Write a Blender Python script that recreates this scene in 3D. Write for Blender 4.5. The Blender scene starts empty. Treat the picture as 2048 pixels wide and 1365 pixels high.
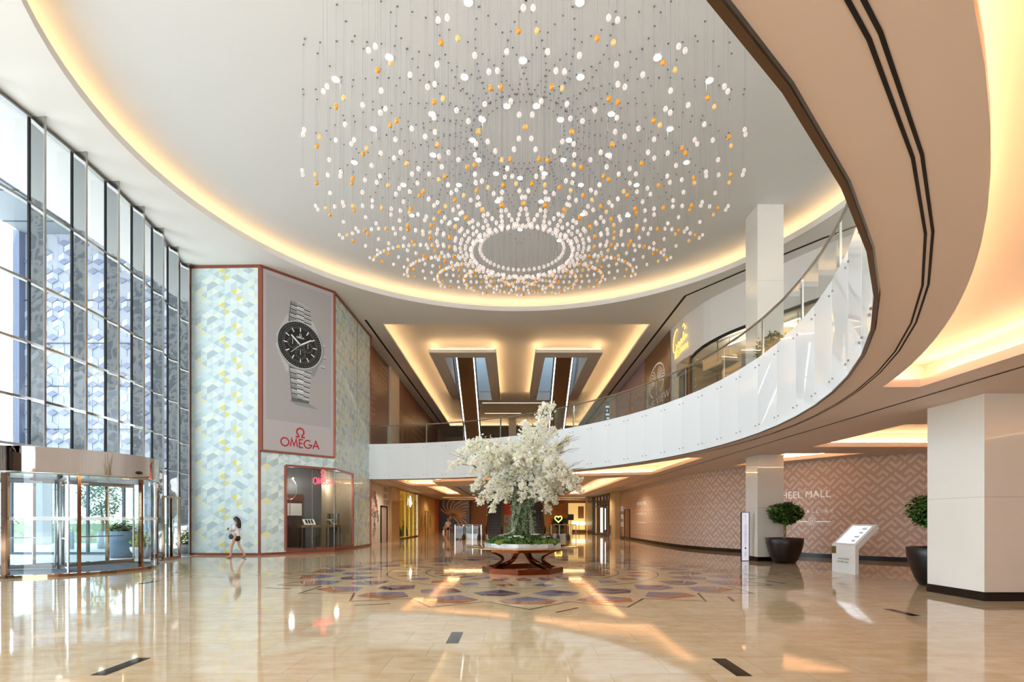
import bpy, math, random
from mathutils import Vector, Matrix
PI = math.pi
R = random.Random(7)
SC = bpy.context.scene
COL = SC.collection
DG = None
sin, cos, rad = math.sin, math.cos, math.radians

# ------------------------------------------------------------------ camera
cam = bpy.data.cameras.new('camera'); camo = bpy.data.objects.new('camera', cam); COL.objects.link(camo)
cam.sensor_width = 36.0; cam.lens = 1050.0 / 2048.0 * 36.0
camo.location = (0, 0, 1.55); camo.rotation_euler = (PI/2, 0, 0)
cam.shift_y = (1040.0 - 682.5) / 2048.0; cam.clip_start = 0.05; cam.clip_end = 400
SC.camera = camo

# ------------------------------------------------------------------ materials
def lin(c):
    if isinstance(c, str):
        c = [int(c[i:i+2], 16) / 255 for i in (0, 2, 4)]
        c = [x / 12.92 if x <= .04045 else ((x + .055) / 1.055) ** 2.4 for x in c]
    return (c[0], c[1], c[2], 1)
MATS = {}
def pm(name, color, rough=.5, metal=0, coat=0, coat_r=.04, emit=None, es=0, trans=0, spec=.5, noise=None, bump=None, alpha=1):
    if name in MATS: return MATS[name]
    m = bpy.data.materials.new(name); m.use_nodes = True
    nt = m.node_tree; b = nt.nodes['Principled BSDF']
    b.inputs['Base Color'].default_value = lin(color); b.inputs['Roughness'].default_value = rough
    b.inputs['Metallic'].default_value = metal; b.inputs['Coat Weight'].default_value = coat
    b.inputs['Coat Roughness'].default_value = coat_r; b.inputs['Transmission Weight'].default_value = trans
    b.inputs['Specular IOR Level'].default_value = spec; b.inputs['Alpha'].default_value = alpha
    if emit is not None:
        b.inputs['Emission Color'].default_value = lin(emit); b.inputs['Emission Strength'].default_value = es
    if noise:
        sc_, amt, c2 = noise
        tc = nt.nodes.new('ShaderNodeTexCoord'); n = nt.nodes.new('ShaderNodeTexNoise'); n.inputs['Scale'].default_value = sc_
        n.inputs['Detail'].default_value = 5
        mx = nt.nodes.new('ShaderNodeMix'); mx.data_type = 'RGBA'
        mx.inputs[6].default_value = lin(color); mx.inputs[7].default_value = lin(c2)
        mr = nt.nodes.new('ShaderNodeMapRange'); mr.inputs[1].default_value = .5 - amt; mr.inputs[2].default_value = .5 + amt
        nt.links.new(tc.outputs['Object'], n.inputs['Vector']); nt.links.new(n.outputs['Fac'], mr.inputs[0])
        nt.links.new(mr.outputs[0], mx.inputs[0]); nt.links.new(mx.outputs[2], b.inputs['Base Color'])
    if bump:
        sc_, st = bump
        tc = nt.nodes.new('ShaderNodeTexCoord'); n = nt.nodes.new('ShaderNodeTexNoise'); n.inputs['Scale'].default_value = sc_
        n.inputs['Detail'].default_value = 2
        bp = nt.nodes.new('ShaderNodeBump'); bp.inputs['Strength'].default_value = st; bp.inputs['Distance'].default_value = .05
        nt.links.new(tc.outputs['Object'], n.inputs['Vector']); nt.links.new(n.outputs['Fac'], bp.inputs['Height'])
        nt.links.new(bp.outputs[0], b.inputs['Normal'])
    MATS[name] = m
    return m
def em(name, color, s):
    if name in MATS: return MATS[name]
    m = bpy.data.materials.new(name); m.use_nodes = True; nt = m.node_tree
    nt.nodes.remove(nt.nodes['Principled BSDF']); e = nt.nodes.new('ShaderNodeEmission')
    e.inputs[0].default_value = lin(color); e.inputs[1].default_value = s
    nt.links.new(e.outputs[0], nt.nodes['Material Output'].inputs[0]); MATS[name] = m
    return m
def glassm(name, tint, refl=.5, ior=1.45, gcol='ffffff', rough=.0):
    """thin architectural glass: tinted see-through pane with a Fresnel reflection"""
    if name in MATS: return MATS[name]
    m = bpy.data.materials.new(name); m.use_nodes = True; nt = m.node_tree
    nt.nodes.remove(nt.nodes['Principled BSDF'])
    t = nt.nodes.new('ShaderNodeBsdfTransparent'); t.inputs[0].default_value = lin(tint)
    g = nt.nodes.new('ShaderNodeBsdfGlossy'); g.inputs[0].default_value = lin(gcol); g.inputs['Roughness'].default_value = rough
    f = nt.nodes.new('ShaderNodeFresnel'); f.inputs[0].default_value = ior
    mu = nt.nodes.new('ShaderNodeMath'); mu.operation = 'MULTIPLY'; mu.inputs[1].default_value = refl; mu.use_clamp = True
    mx = nt.nodes.new('ShaderNodeMixShader')
    nt.links.new(f.outputs[0], mu.inputs[0]); nt.links.new(mu.outputs[0], mx.inputs[0])
    nt.links.new(t.outputs[0], mx.inputs[1]); nt.links.new(g.outputs[0], mx.inputs[2])
    nt.links.new(mx.outputs[0], nt.nodes['Material Output'].inputs[0]); MATS[name] = m
    return m

CEIL = pm('ceiling_paint', 'e9e6e2', .6)
SOFF = pm('soffit_paint', 'e2d0c6', .55)
COPPER = pm('rose_copper_trim', '9a5a48', .35, .6)
BRONZE = pm('polished_copper', '84452c', .2, 1)
BRONZE2 = pm('polished_bronze', 'a08068', .08, 1)
STEEL = pm('brushed_steel', 'b9b7b4', .22, 1)
MIRROR = pm('mirror_steel', 'a9abad', .04, 1, bump=(1.1, .45))
DARKM = pm('dark_metal', '2a2a2c', .35, .6)
BLACK = pm('black_gloss', '0c0a0a', .2)
BLACKM = pm('black_slot', '060606', .7)
WHITEP = pm('white_lacquer', 'efefef', .3, coat=.4)
FASC = pm('white_back_painted_glass', 'f8fafb', .28, coat=1, coat_r=.015)
MARBLEW = pm('white_stone_cladding', 'f1ece4', .22, coat=.6, coat_r=.02, noise=(.6, .3, 'e9e2d6'))
GLASS = glassm('clear_glass', 'eef6f5', 1.0)
GLASSF = glassm('facade_glass', 'dfe9ee', 1.3)
GLASSS = glassm('shop_glass', 'e8ecea', .9)
LED = em('warm_led', (1.0, .62, .29), 26)
LEDR = em('warm_led_ring', (1.0, .62, .29), 19)
LEDW = em('white_led', (1.0, .80, .58), 3)
SPOT = em('spot_glow', (1.0, .93, .82), 90)
GREEN = [pm('leaf_dark', '1f3a14', .5), pm('leaf_mid', '3c6423', .5), pm('leaf_light', '6f9440', .5)]

# ------------------------------------------------------------------ mesh helpers
def petal(name, col):
    m = bpy.data.materials.new(name); m.use_nodes = True; nt = m.node_tree; nt.nodes.remove(nt.nodes['Principled BSDF'])
    d = nt.nodes.new('ShaderNodeBsdfDiffuse'); t = nt.nodes.new('ShaderNodeBsdfTranslucent'); mx = nt.nodes.new('ShaderNodeMixShader'); mx.inputs[0].default_value = .5
    d.inputs[0].default_value = t.inputs[0].default_value = lin(col)
    nt.links.new(d.outputs[0], mx.inputs[1]); nt.links.new(t.outputs[0], mx.inputs[2]); nt.links.new(mx.outputs[0], nt.nodes['Material Output'].inputs[0]); return m
ORG = {}
class MB:
    def __init__(s): s.v = []; s.f = []; s.m = []; s.sm = []
    def add(s, vs, fs, mi=0, sm=False):
        o = len(s.v); s.v += [tuple(p) for p in vs]
        for f in fs: s.f.append([o + i for i in f]); s.m.append(mi); s.sm.append(sm)
        return s
    def poly(s, pts, mi=0): return s.add(pts, [list(range(len(pts)))], mi)
    def box(s, x0, x1, y0, y1, z0, z1, mi=0):
        v = [(x0,y0,z0),(x1,y0,z0),(x1,y1,z0),(x0,y1,z0),(x0,y0,z1),(x1,y0,z1),(x1,y1,z1),(x0,y1,z1)]
        return s.add(v, [(3,2,1,0),(4,5,6,7),(0,1,5,4),(1,2,6,5),(2,3,7,6),(3,0,4,7)], mi)
    def obox(s, c, ax, ay, az, mi=0):
        """oriented box: centre, three half-extent vectors"""
        c, ax, ay, az = map(Vector, (c, ax, ay, az)); v = []
        for k in (-1, 1):
            for a, b in ((-1,-1),(1,-1),(1,1),(-1,1)): v.append(c + ax*a + ay*b + az*k)
        return s.add(v, [(3,2,1,0),(4,5,6,7),(0,1,5,4),(1,2,6,5),(2,3,7,6),(3,0,4,7)], mi)
    def bar(s, p, q, w, d=None, up=(0,0,1), mi=0):
        p, q = Vector(p), Vector(q); t = (q - p); L = t.length; t.normalize(); up = Vector(up)
        if abs(t.dot(up)) > .98: up = Vector((0,1,0)) if abs(t.y) < .9 else Vector((1,0,0))
        a = t.cross(up).normalized(); b = a.cross(t).normalized()
        return s.obox((p+q)/2, t*L/2, a*w/2, b*(d or w)/2, mi)
    def prism(s, poly, z0, z1, mi=0, caps=True):
        n = len(poly); v = [(x,y,z0) for x,y in poly] + [(x,y,z1) for x,y in poly]
        f = [(i,(i+1)%n,n+(i+1)%n,n+i) for i in range(n)]
        if caps: f += [list(range(n))[::-1], list(range(n,2*n))]
        return s.add(v, f, mi)
    def tube(s, path, r, n=6, closed=False, mi=0, sm=True, cap=True):
        P = [Vector(p) for p in path]; N = len(P); v = []; up0 = None
        for i, p in enumerate(P):
            a = P[(i-1) % N] if (closed or i > 0) else p; b = P[(i+1) % N] if (closed or i < N-1) else p
            t = (b - a).normalized()
            if up0 is None: up0 = Vector((0,0,1)) if abs(t.z) < .9 else Vector((1,0,0))
            x = t.cross(up0)
            if x.length < 1e-4: x = t.cross(Vector((0,1,0)))
            x.normalize(); y = x.cross(t).normalized(); up0 = y
            rr = r[i] if isinstance(r, (list, tuple)) else r
            for k in range(n): v.append(p + x*cos(2*PI*k/n)*rr + y*sin(2*PI*k/n)*rr)
        f = []
        for i in range(N if closed else N-1):
            j = (i+1) % N
            for k in range(n): f.append((i*n+k, i*n+(k+1)%n, j*n+(k+1)%n, j*n+k))
        if cap and not closed: f += [list(range(n))[::-1], [(N-1)*n+k for k in range(n)]]
        return s.add(v, f, mi, sm)
    def lathe(s, prof, c=(0,0,0), n=32, mi=0, sm=True, closed_prof=False):
        v = []; M = len(prof)
        for r, z in prof:
            for k in range(n): v.append((c[0]+r*cos(2*PI*k/n), c[1]+r*sin(2*PI*k/n), c[2]+z))
        f = []
        for i in range(M if closed_prof else M-1):
            j = (i+1) % M
            for k in range(n): f.append((i*n+k, i*n+(k+1)%n, j*n+(k+1)%n, j*n+k))
        return s.add(v, f, mi, sm)
    def ell(s, c, rx, ry=None, rz=None, n=8, m=5, mi=0, sm=True):
        ry = ry or rx; rz = rz or rx; v = [(c[0],c[1],c[2]-rz)]
        for i in range(1, m):
            a = -PI/2 + PI*i/m
            for k in range(n): v.append((c[0]+rx*cos(a)*cos(2*PI*k/n), c[1]+ry*cos(a)*sin(2*PI*k/n), c[2]+rz*sin(a)))
        v.append((c[0],c[1],c[2]+rz)); f = []
        for k in range(n): f.append((0, 1+(k+1)%n, 1+k))
        for i in range(m-2):
            for k in range(n): a = 1+i*n; f.append((a+k, a+(k+1)%n, a+n+(k+1)%n, a+n+k))
        a = 1+(m-2)*n
        for k in range(n): f.append((a+k, a+(k+1)%n, len(v)-1))
        return s.add(v, f, mi, sm)
    def mesh(s, me, T=None, mi=0):
        T = T or Matrix()
        return s.add([T @ v.co for v in me.vertices], [list(p.vertices) for p in me.polygons], mi)
    def build(s, name, mats, parent=None, kind=None, org=None):
        if not isinstance(mats, (list, tuple)): mats = [mats]
        me = bpy.data.meshes.new(name)
        o = bpy.data.objects.new(name, me); COL.objects.link(o)
        if parent is not None:
            org = ORG[parent.name]; o.parent = parent; ORG[o.name] = org
        else:
            org = Vector(org or (0,0,0)); o.location = org; ORG[o.name] = org
        me.from_pydata([(x-org[0], y-org[1], z-org[2]) for x,y,z in s.v], [], s.f)
        for m in mats: me.materials.append(m)
        me.polygons.foreach_set('material_index', s.m); me.polygons.foreach_set('use_smooth', s.sm)
        me.update()
        if kind: o['kind'] = kind
        return o
def tag(o, label, cat, group=None, kind=None):
    o['label'] = label; o['category'] = cat
    if group: o['group'] = group
    if kind: o['kind'] = kind
    return o
def thing(name, label, cat, loc=(0,0,0), group=None):
    o = bpy.data.objects.new(name, None); COL.objects.link(o); o.location = loc; o.empty_display_size = .1
    ORG[o.name] = Vector(loc); return tag(o, label, cat, group)
def ev_mesh(o):
    dg = bpy.context.evaluated_depsgraph_get(); me = bpy.data.meshes.new_from_object(o.evaluated_get(dg)); return me
def curve_plate(polys, z, t):
    """flat plate of thickness t (z..z+t) with holes, as a mesh"""
    cu = bpy.data.curves.new('tmp', 'CURVE'); cu.dimensions = '2D'; cu.fill_mode = 'BOTH'; cu.extrude = t/2
    for p in polys:
        sp = cu.splines.new('POLY'); sp.points.add(len(p)-1); sp.use_cyclic_u = True
        for i, (x, y) in enumerate(p): sp.points[i].co = (x, y, 0, 1)
    o = bpy.data.objects.new('tmp', cu); COL.objects.link(o); bpy.context.view_layer.update()
    me = ev_mesh(o); bpy.data.objects.remove(o); bpy.data.curves.remove(cu)
    b = MB().mesh(me, Matrix.Translation((0,0,z+t/2))); bpy.data.meshes.remove(me); return b
TXT = {}
def text_mesh(s, size=1.0, align='CENTER', sp=1.0):
    k = (s, align, sp)
    if k not in TXT:
        cu = bpy.data.curves.new('tmp', 'FONT'); cu.body = s; cu.align_x = align; cu.fill_mode = 'FRONT' if hasattr(cu, 'fill_mode') else None
        cu.space_character = sp; cu.resolution_u = 3
        o = bpy.data.objects.new('tmp', cu); COL.objects.link(o); bpy.context.view_layer.update()
        TXT[k] = ev_mesh(o); bpy.data.objects.remove(o); bpy.data.curves.remove(cu)
    return TXT[k]
def frame(o, u, v):
    """matrix taking (x,y) of a flat drawing to origin o with axes u (right) and v (up)"""
    u, v = Vector(u).normalized(), Vector(v).normalized(); n = u.cross(v)
    M = Matrix((( u.x, v.x, n.x, o[0]), (u.y, v.y, n.y, o[1]), (u.z, v.z, n.z, o[2]), (0,0,0,1))); return M
def put_text(b, s, o, u, size, mi=0, align='CENTER', sp=1.0, v=(0,0,1)):
    b.mesh(text_mesh(s, align=align, sp=sp), frame(o, u, v) @ Matrix.Scale(size, 4), mi); return b
def stroke2d(b, pts, w, T, mi=0, closed=False, z=0):
    """ribbon of width w along a 2-D polyline, drawn in plane T"""
    n = len(pts); L = []; Rr = []
    for i in range(n):
        a = pts[(i-1) % n] if (closed or i > 0) else pts[i]; c = pts[(i+1) % n] if (closed or i < n-1) else pts[i]
        p = pts[i]
        d1 = Vector((p[0]-a[0], p[1]-a[1])); d2 = Vector((c[0]-p[0], c[1]-p[1]))
        if d1.length < 1e-9: d1 = d2
        if d2.length < 1e-9: d2 = d1
        d1.normalize(); d2.normalize(); t = d1 + d2
        if t.length < 1e-6: t = d2.copy()
        t.normalize(); nn = Vector((-t.y, t.x)); k = max(.35, nn.dot(Vector((-d2.y, d2.x)))); h = w/2/k
        L.append(T @ Vector((p[0]+nn.x*h, p[1]+nn.y*h, z))); Rr.append(T @ Vector((p[0]-nn.x*h, p[1]-nn.y*h, z)))
    f = [(i, (i+1) % n, n+(i+1) % n, n+i)[::-1] for i in range(n if closed else n-1)]
    return b.add(L + Rr, f, mi)
def arc(cx, cy, r, a0, a1, n=16, ry=None):
    return [(cx + r*cos(rad(a0+(a1-a0)*i/n)), cy + (ry or r)*sin(rad(a0+(a1-a0)*i/n))) for i in range(n+1)]
LET = {  # geometric sans capitals, cap height 1: (width, strokes)
 'O': (1.05, [arc(.525,.5,.5,0,360,24)]), 'M': (1.0, [[(.05,0),(.2,1),(.5,.15),(.8,1),(.95,0)]]),
 'E': (.55, [[(.55,1),(.06,1),(.06,0),(.55,0)], [(.06,.52),(.5,.52)]]),
 'G': (1.05, [arc(.52,.5,.5,50,345,20) + [(1.02,.42),(.58,.42)]]), 'A': (.85, [[(0,0),(.42,1),(.85,0)], [(.15,.35),(.7,.35)]]),
 'Ω': (1.1, [[(0,0),(.36,0),(.36,.1)] + arc(.55,.58,.42,238,-58,24) + [(.74,.1),(.74,0),(1.1,0)]]) }
def sign_strokes(word, h, gap=.16):
    out = []; x = 0
    for c in word:
        w, st = LET[c]
        for s_ in st: out.append([((x+a)*h, b_*h) for a, b_ in s_])
        x += w + gap
    W = (x - gap) * h
    return [[(a - W/2, b_) for a, b_ in s_] for s_ in out], W
def offs(poly, d):
    """offset a CCW polygon outward by d (mitre)"""
    n = len(poly); out = []
    for i in range(n):
        a, p, c = Vector(poly[i-1]), Vector(poly[i]), Vector(poly[(i+1) % n])
        d1 = (p-a).normalized(); d2 = (c-p).normalized()
        n1 = Vector((d1.y, -d1.x)); n2 = Vector((d2.y, -d2.x)); m = (n1+n2)
        if m.length < 1e-6: m = n1
        m.normalize(); k = d / max(.45, m.dot(n1)); out.append((p.x+m.x*k, p.y+m.y*k))
    return out
def ccw(p):
    a = sum(p[i-1][0]*p[i][1]-p[i][0]*p[i-1][1] for i in range(len(p))); return p if a > 0 else p[::-1]
def circ(cx, cy, r, a0=0, a1=360, n=72, end=False):
    return [(cx+r*cos(rad(a0+(a1-a0)*i/n)), cy+r*sin(rad(a0+(a1-a0)*i/n))) for i in range(n + (1 if end else 0))]
WORLD = 8.5; SUN = 20.0; EXPO = -0.15; VT = 'Standard'; VL = 'None'
# ================================================================== SETTING
ZC = 12.6; ZS = 3.95; ZF = 6.0
BCX, BCY, BR = -9.48, 14.95, 16.3
def BA(a, r=BR): return (BCX + r*cos(rad(a)), BCY + r*sin(rad(a)))
ANG = [-22.4 + 4.2*k for k in range(-15, 27)]            # facet corners of the balcony edge, about -85 .. 87 degrees
ANG = [a for a in ANG if -85.5 < a < 87]
EDGE = [BA(a) for a in ANG]
WALL = [(9.2, 70), (9.2, 31), (9.35, 28.6), (9.8, 26.5), (10.65, 24.6), (11.6, 22.8), (12.4, 21.4), (13.3, 20.15), (14.6, 19.0), (17, 17.4), (17, -10)]

# ---- floor -----------------------------------------------------------------
def floor_mat():
    m = bpy.data.materials.new('polished_cream_marble'); m.use_nodes = True; nt = m.node_tree; N = nt.nodes; K = nt.links
    b = N['Principled BSDF']; b.inputs['Roughness'].default_value = .045; b.inputs['Specular IOR Level'].default_value = .62
    tc = N.new('ShaderNodeTexCoord')
    br = N.new('ShaderNodeTexBrick'); br.inputs['Scale'].default_value = 1; br.inputs['Brick Width'].default_value = .98; br.inputs['Row Height'].default_value = .66
    br.inputs['Mortar Size'].default_value = .0025; br.inputs['Mortar Smooth'].default_value = .2; br.offset = .37; br.inputs['Bias'].default_value = .1
    br.inputs['Color1'].default_value = lin('e6d3b6'); br.inputs['Color2'].default_value = lin('dfc9a8'); br.inputs['Mortar'].default_value = lin('a58f72')
    K.new(tc.outputs['Object'], br.inputs['Vector'])
    mp = N.new('ShaderNodeMapping'); mp.inputs['Scale'].default_value = (1.1, 2.4, 1)
    n1 = N.new('ShaderNodeTexNoise'); n1.inputs['Scale'].default_value = 2.2; n1.inputs['Detail'].default_value = 9; n1.inputs['Roughness'].default_value = .68
    K.new(tc.outputs['Object'], mp.inputs[0]); K.new(mp.outputs[0], n1.inputs['Vector'])
    r1 = N.new('ShaderNodeMapRange'); r1.inputs[1].default_value = .35; r1.inputs[2].default_value = .72; K.new(n1.outputs['Fac'], r1.inputs[0])
    mx = N.new('ShaderNodeMix'); mx.data_type = 'RGBA'; mx.blend_type = 'MULTIPLY'; mx.inputs[7].default_value = lin('ecdcc4')
    K.new(r1.outputs[0], mx.inputs[0]); K.new(br.outputs['Color'], mx.inputs[6])
    n2 = N.new('ShaderNodeTexNoise'); n2.inputs['Scale'].default_value = 5; n2.inputs['Detail'].default_value = 12; n2.inputs['Roughness'].default_value = .75
    K.new(mp.outputs[0], n2.inputs['Vector'])
    r2 = N.new('ShaderNodeMapRange'); r2.inputs[1].default_value = .66; r2.inputs[2].default_value = .76; K.new(n2.outputs['Fac'], r2.inputs[0])
    mx2 = N.new('ShaderNodeMix'); mx2.data_type = 'RGBA'; mx2.inputs[7].default_value = lin('b08c60')
    ma = N.new('ShaderNodeMath'); ma.operation = 'MULTIPLY'; ma.inputs[1].default_value = .4
    K.new(r2.outputs[0], ma.inputs[0]); K.new(ma.outputs[0], mx2.inputs[0]); K.new(mx.outputs[2], mx2.inputs[6]); K.new(mx2.outputs[2], b.inputs['Base Color'])
    # faint waviness of the polish
    n3 = N.new('ShaderNodeTexNoise'); n3.inputs['Scale'].default_value = 1.6; n3.inputs['Detail'].default_value = 1
    K.new(tc.outputs['Object'], n3.inputs['Vector'])
    bp = N.new('ShaderNodeBump'); bp.inputs['Strength'].default_value = .035; bp.inputs['Distance'].default_value = .02
    K.new(n3.outputs['Fac'], bp.inputs['Height']); K.new(bp.outputs[0], b.inputs['Normal'])
    return m
FLOORM = floor_mat()
fl = MB().poly([(-13.6,-10,0),(17,-10,0),(17,70,0),(-13.6,70,0)]).build('floor', FLOORM, kind='structure')
# medallion inlay, 24-fold star round the flower table
MC = (.3, 15.8)
STONES = [pm('inlay_red', 'b06040', .05, noise=(9, .25, 'c07a58')), pm('inlay_blue', '7a7896', .05, noise=(9, .25, '8f8aa0')), pm('inlay_dark', '5c5264', .05), pm('inlay_line', '55493c', .06), pm('inlay_cream', 'd9c3a0', .05)]
md = MB()
def mp_(r, a): return (MC[0] + r*sin(rad(a)), MC[1] - r*cos(rad(a)), .0015)
def lnk(pts, w, mi): stroke2d(md, [(p[0], p[1]) for p in pts], w, Matrix.Translation((0,0,.0018)), mi)
for k in range(24):
    a = 15*k
    # outer kite: blue inner half, red outer half
    md.poly([mp_(5.25, a), mp_(5.75, a-5.6), mp_(5.95, a), mp_(5.75, a+5.6)][::-1], 1)
    md.poly([mp_(5.78, a-5.7), mp_(6.22, a-3.6), mp_(6.22, a+3.6), mp_(5.78, a+5.7), mp_(5.97, a)][::-1], 0)
    h = a + 7.5
    md.poly([mp_(4.25, h), mp_(4.78, h-6.1), mp_(4.88, h)][::-1], 1); md.poly([mp_(4.25, h), mp_(4.88, h), mp_(4.78, h+6.1)][::-1], 2)
    md.poly([mp_(4.82, h-6.2), mp_(5.2, h-2.6), mp_(5.2, h+2.6), mp_(4.82, h+6.2), mp_(4.92, h)][::-1], 2 if k % 2 else 1)
    md.poly([mp_(1.75, a), mp_(2.15, a-5.5), mp_(2.3, a), mp_(2.15, a+5.5)][::-1], 1)
    md.poly([mp_(2.18, a-5.7), mp_(2.62, a-3.2), mp_(2.62, a+3.2), mp_(2.18, a+5.7), mp_(2.33, a)][::-1], 0)
    md.poly([mp_(3.1, h), mp_(3.45, h-4.4), mp_(3.75, h), mp_(3.45, h+4.4)][::-1], 0 if k % 2 else 1)
    lnk([mp_(5.95, a-7.5), mp_(6.75, a), mp_(5.95, a+7.5)], .045, 3)
    if k % 2 == 0: lnk([mp_(7.05 - .42*(i/6-.0), a+7.5-4+8*i/6*.5) for i in range(7)], .06, 3)
for r in (2.85, 3.95):
    lnk([mp_(r, 360*i/96) for i in range(97)], .03, 3)
md.build('medallion_inlay', STONES, parent=fl)
ins = MB()
for x, y in [(-.75,6.9),(2.3,5.52),(-4.12,5.55),(6.5,8.77),(-8.95,12.95),(-13.0,11.6),(5.2,38.2),(4.2,33.5),(6.9,30.2),(-4.3,28.5),(-5.6,38),(-3.6,36),(9.7,16.6)]:
    ins.poly([(x-.08,y-.33,.002),(x+.08,y-.33,.002),(x+.08,y+.33,.002),(x-.08,y+.33,.002)])
ins.build('dark_inlay', pm('inlay_black', '2a2826', .06), parent=fl)

# ---- upper ceiling with its round recess and the hall tray -------------------
DC = (.25, 16.05); DR = 11.75
TR = [(-7.3, 29.67), (7.8, 29.67), (7.8, 62), (-7.3, 62)]
cb = curve_plate([[(-16.5,-10),(17.2,-10),(17.2,71),(-16.5,71)], circ(*DC, DR, n=120), TR], ZC, .12)
cb.lathe([(DR, .12), (DR, .24), (DR+.05, .24), (DR+.05, .12)], (*DC, ZC), 120, 0, False)      # lip of the recess
ce = cb.build('ceiling', CEIL, kind='structure')
d = MB().poly([(x, y, ZC+.62) for x, y in circ(*DC, DR+.85, n=120)])
d.lathe([(DR+.85, .1), (DR+.85, .62)], (*DC, ZC), 120, 0, False)
DOMEM = pm('recess_paint', 'e1e2e3', .55)
d.build('ceiling_recess', DOMEM, parent=ce)
MB().tube([(x, y, ZC+.17) for x, y in circ(*DC, DR+.3, n=120)], .03, 6, True).build('cove_light', LEDR, parent=ce)
def tray(parent, P, z, h=.5, off=.4, t=.15, lo=.2, mat=CEIL, led=LED, capholes=None, r=.025):
    P = ccw(P); O = offs(P, off)
    if capholes: b = curve_plate([O] + capholes, z+h, .02)
    else: b = MB().poly([(x, y, z+h) for x, y in O])
    b.prism(O, z+t*.8, z+h, caps=False)
    b.build('tray_recess', mat, parent=parent)
    MB().tube([(x, y, z+t+r) for x, y in offs(P, lo)], r, 4, True, sm=False).build('cove_light', led, parent=parent)
SH = [[(-4.6, 35.8), (-1.85, 35.8), (-1.85, 48.5), (-4.6, 48.5)], [(2.25, 35.8), (5.15, 35.8), (5.15, 48.5), (2.25, 48.5)]]
FRM = [[(-5.5, 34.7), (-1.05, 34.7), (-1.05, 48.75), (-5.5, 48.75)], [(1.55, 34.7), (6.02, 34.7), (6.02, 48.75), (1.55, 48.75)]]
tray(ce, TR, ZC, .75, .5, .12, .25, capholes=SH, led=LED)
SHM = pm('light_shaft_paint', 'dfe9ee', .6)
for f_, s_ in zip(FRM, SH):
    b = curve_plate([f_, s_], ZC, .22); b.prism(s_, ZC+.2, ZC+.78, caps=False); b.build('raised_frame', CEIL, parent=ce)
    MB().tube([(x, y, ZC+.26) for x, y in offs(ccw(f_), -.13)], .025, 4, True, sm=False).build('cove_light', LED, parent=ce)
    MB().prism(s_, ZC+.76, 17.2, caps=False).build('light_shaft', SHM, parent=ce)
    MB().poly([(x, y, 17.2) for x, y in s_]).build('skylight_pane', em('skylight_glow', (.72, .88, 1.0), 1.6), parent=ce)
ln = MB()
for y, x0, x1 in [(53, -3.0, 3.6), (58.2, -3.0, 1.0)]: ln.box(x0, x1, y-.03, y+.03, ZC+.72, ZC+.74)
ln.build('linear_light', LEDW, parent=ce)
sl = MB()
for pth in ([(-8.1, 29.0), (-8.15, 61)], [(8.55, 61), (8.55, 25.9), (10.2, 23.4), (12.2, 20.6), (14.2, 18.3)]):
    stroke2d(sl, pth, .13, Matrix.Translation((0,0,ZC-.006)))
sl.build('slot_diffuser', BLACKM, parent=ce)

# ---- balcony slab: soffit (lower ceiling), upper floor, white fascia --------------------------
arcp = [BA(a, BR+.05) for a in ANG]
slab = [(-8.9, 31.2)] + arcp[::-1] + [(-8.9, -1.3), (-8.9, -10), (17, -10), (17, 70), (-8.9, 70)]
def arcr(r, a0, a1, n=18): return [BA(a0 + (a1-a0)*i/n, r) for i in range(n+1)]
T1 = arcr(17.08, -47.5, -18.4) + [(7.38, 9.5), (7.38, 3.2)]
T1 = [BA(a, 17.08) for a in [-47.5 + 2*i for i in range(15)]] + [(6.7, 9.5), (7.38, 9.5), (7.38, 2.35)]
T2 = [(9.9, 13.2), (13.9, 13.2), (13.9, 17.3), (9.9, 17.3)]
T3 = [(9.9, 19.0), (12.75, 19.0), (9.9, 23.6)]
T4 = [BA(a, 17.15) for a in [18.5 + 3.2*i for i in range(21)]]
T4 = [(7.4, 20.3)] + T4 + [(-7.0, 31.9), (-7.0, 36.9), (-5.15, 36.9), (-5.06, 33.5), (-1, 31.6), (3.4, 29.0), (7.4, 27.9)]
T4 = [p for p in T4 if not (p[0] < -6.9 and p[1] < 31.8)]
T5 = [(-6.15, 37.9), (-4.85, 37.9), (-4.85, 50.2), (-6.15, 50.2)]
T6 = [(4.95, 30.9), (6.62, 29.4), (6.62, 50.2), (5.3, 50.2)]
T7 = [(-7.5, 56), (8.0, 56), (8.0, 58), (-7.5, 58)]
T9_FILL = [(3,-8),(14,-8),(14,-3),(3,-3)]  # unseen cove tray added behind the camera to warm columns, floor and wall
T10_FILL = [(10,1),(15,1),(15,8),(10,8)]  # another unseen cove tray, added beside the view for more warm light
T8 = [(-7.5, 61.5), (8.0, 61.5), (8.0, 63), (-7.5, 63)]
VO = [(-4.2, 37.4), (4.7, 37.4), (4.7, 53.5), (-4.2, 53.5)]
sb = curve_plate([slab, T1, T2, T3, T4, T5, T6, T7, T8, T9_FILL, T10_FILL, VO], ZS, .15)
so = sb.build('ceiling_lower', SOFF, kind='structure')
LEDB = em('warm_led_balcony', (1.0, .64, .33), 60)
LEDH = em('warm_led_hall', (1.0, .64, .30), 55)
for T in (T1, T2, T3, T4, T5, T6, T7, T8, T9_FILL, T10_FILL): tray(so, T, ZS, .52, .42, .15, .2, mat=SOFF, r=.02, led=LEDB if T in (T1, T2, T3, T9_FILL, T10_FILL) else LEDH)
sl = MB()
for r in (16.70, 16.748): stroke2d(sl, [BA(a, r) for a in ANG], .022, Matrix.Translation((0,0,ZS-.005)))
for x, y0, y1, w in [(8.0, 1.0, 46, .05), (7.7, 28, 46, .03), (-7.6, 32, 48, .06)]: sl.poly([(x-w/2,y0,ZS-.005),(x+w/2,y0,ZS-.005),(x+w/2,y1,ZS-.005),(x-w/2,y1,ZS-.005)])
sl.build('slot_diffuser', BLACKM, parent=so)
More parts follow.
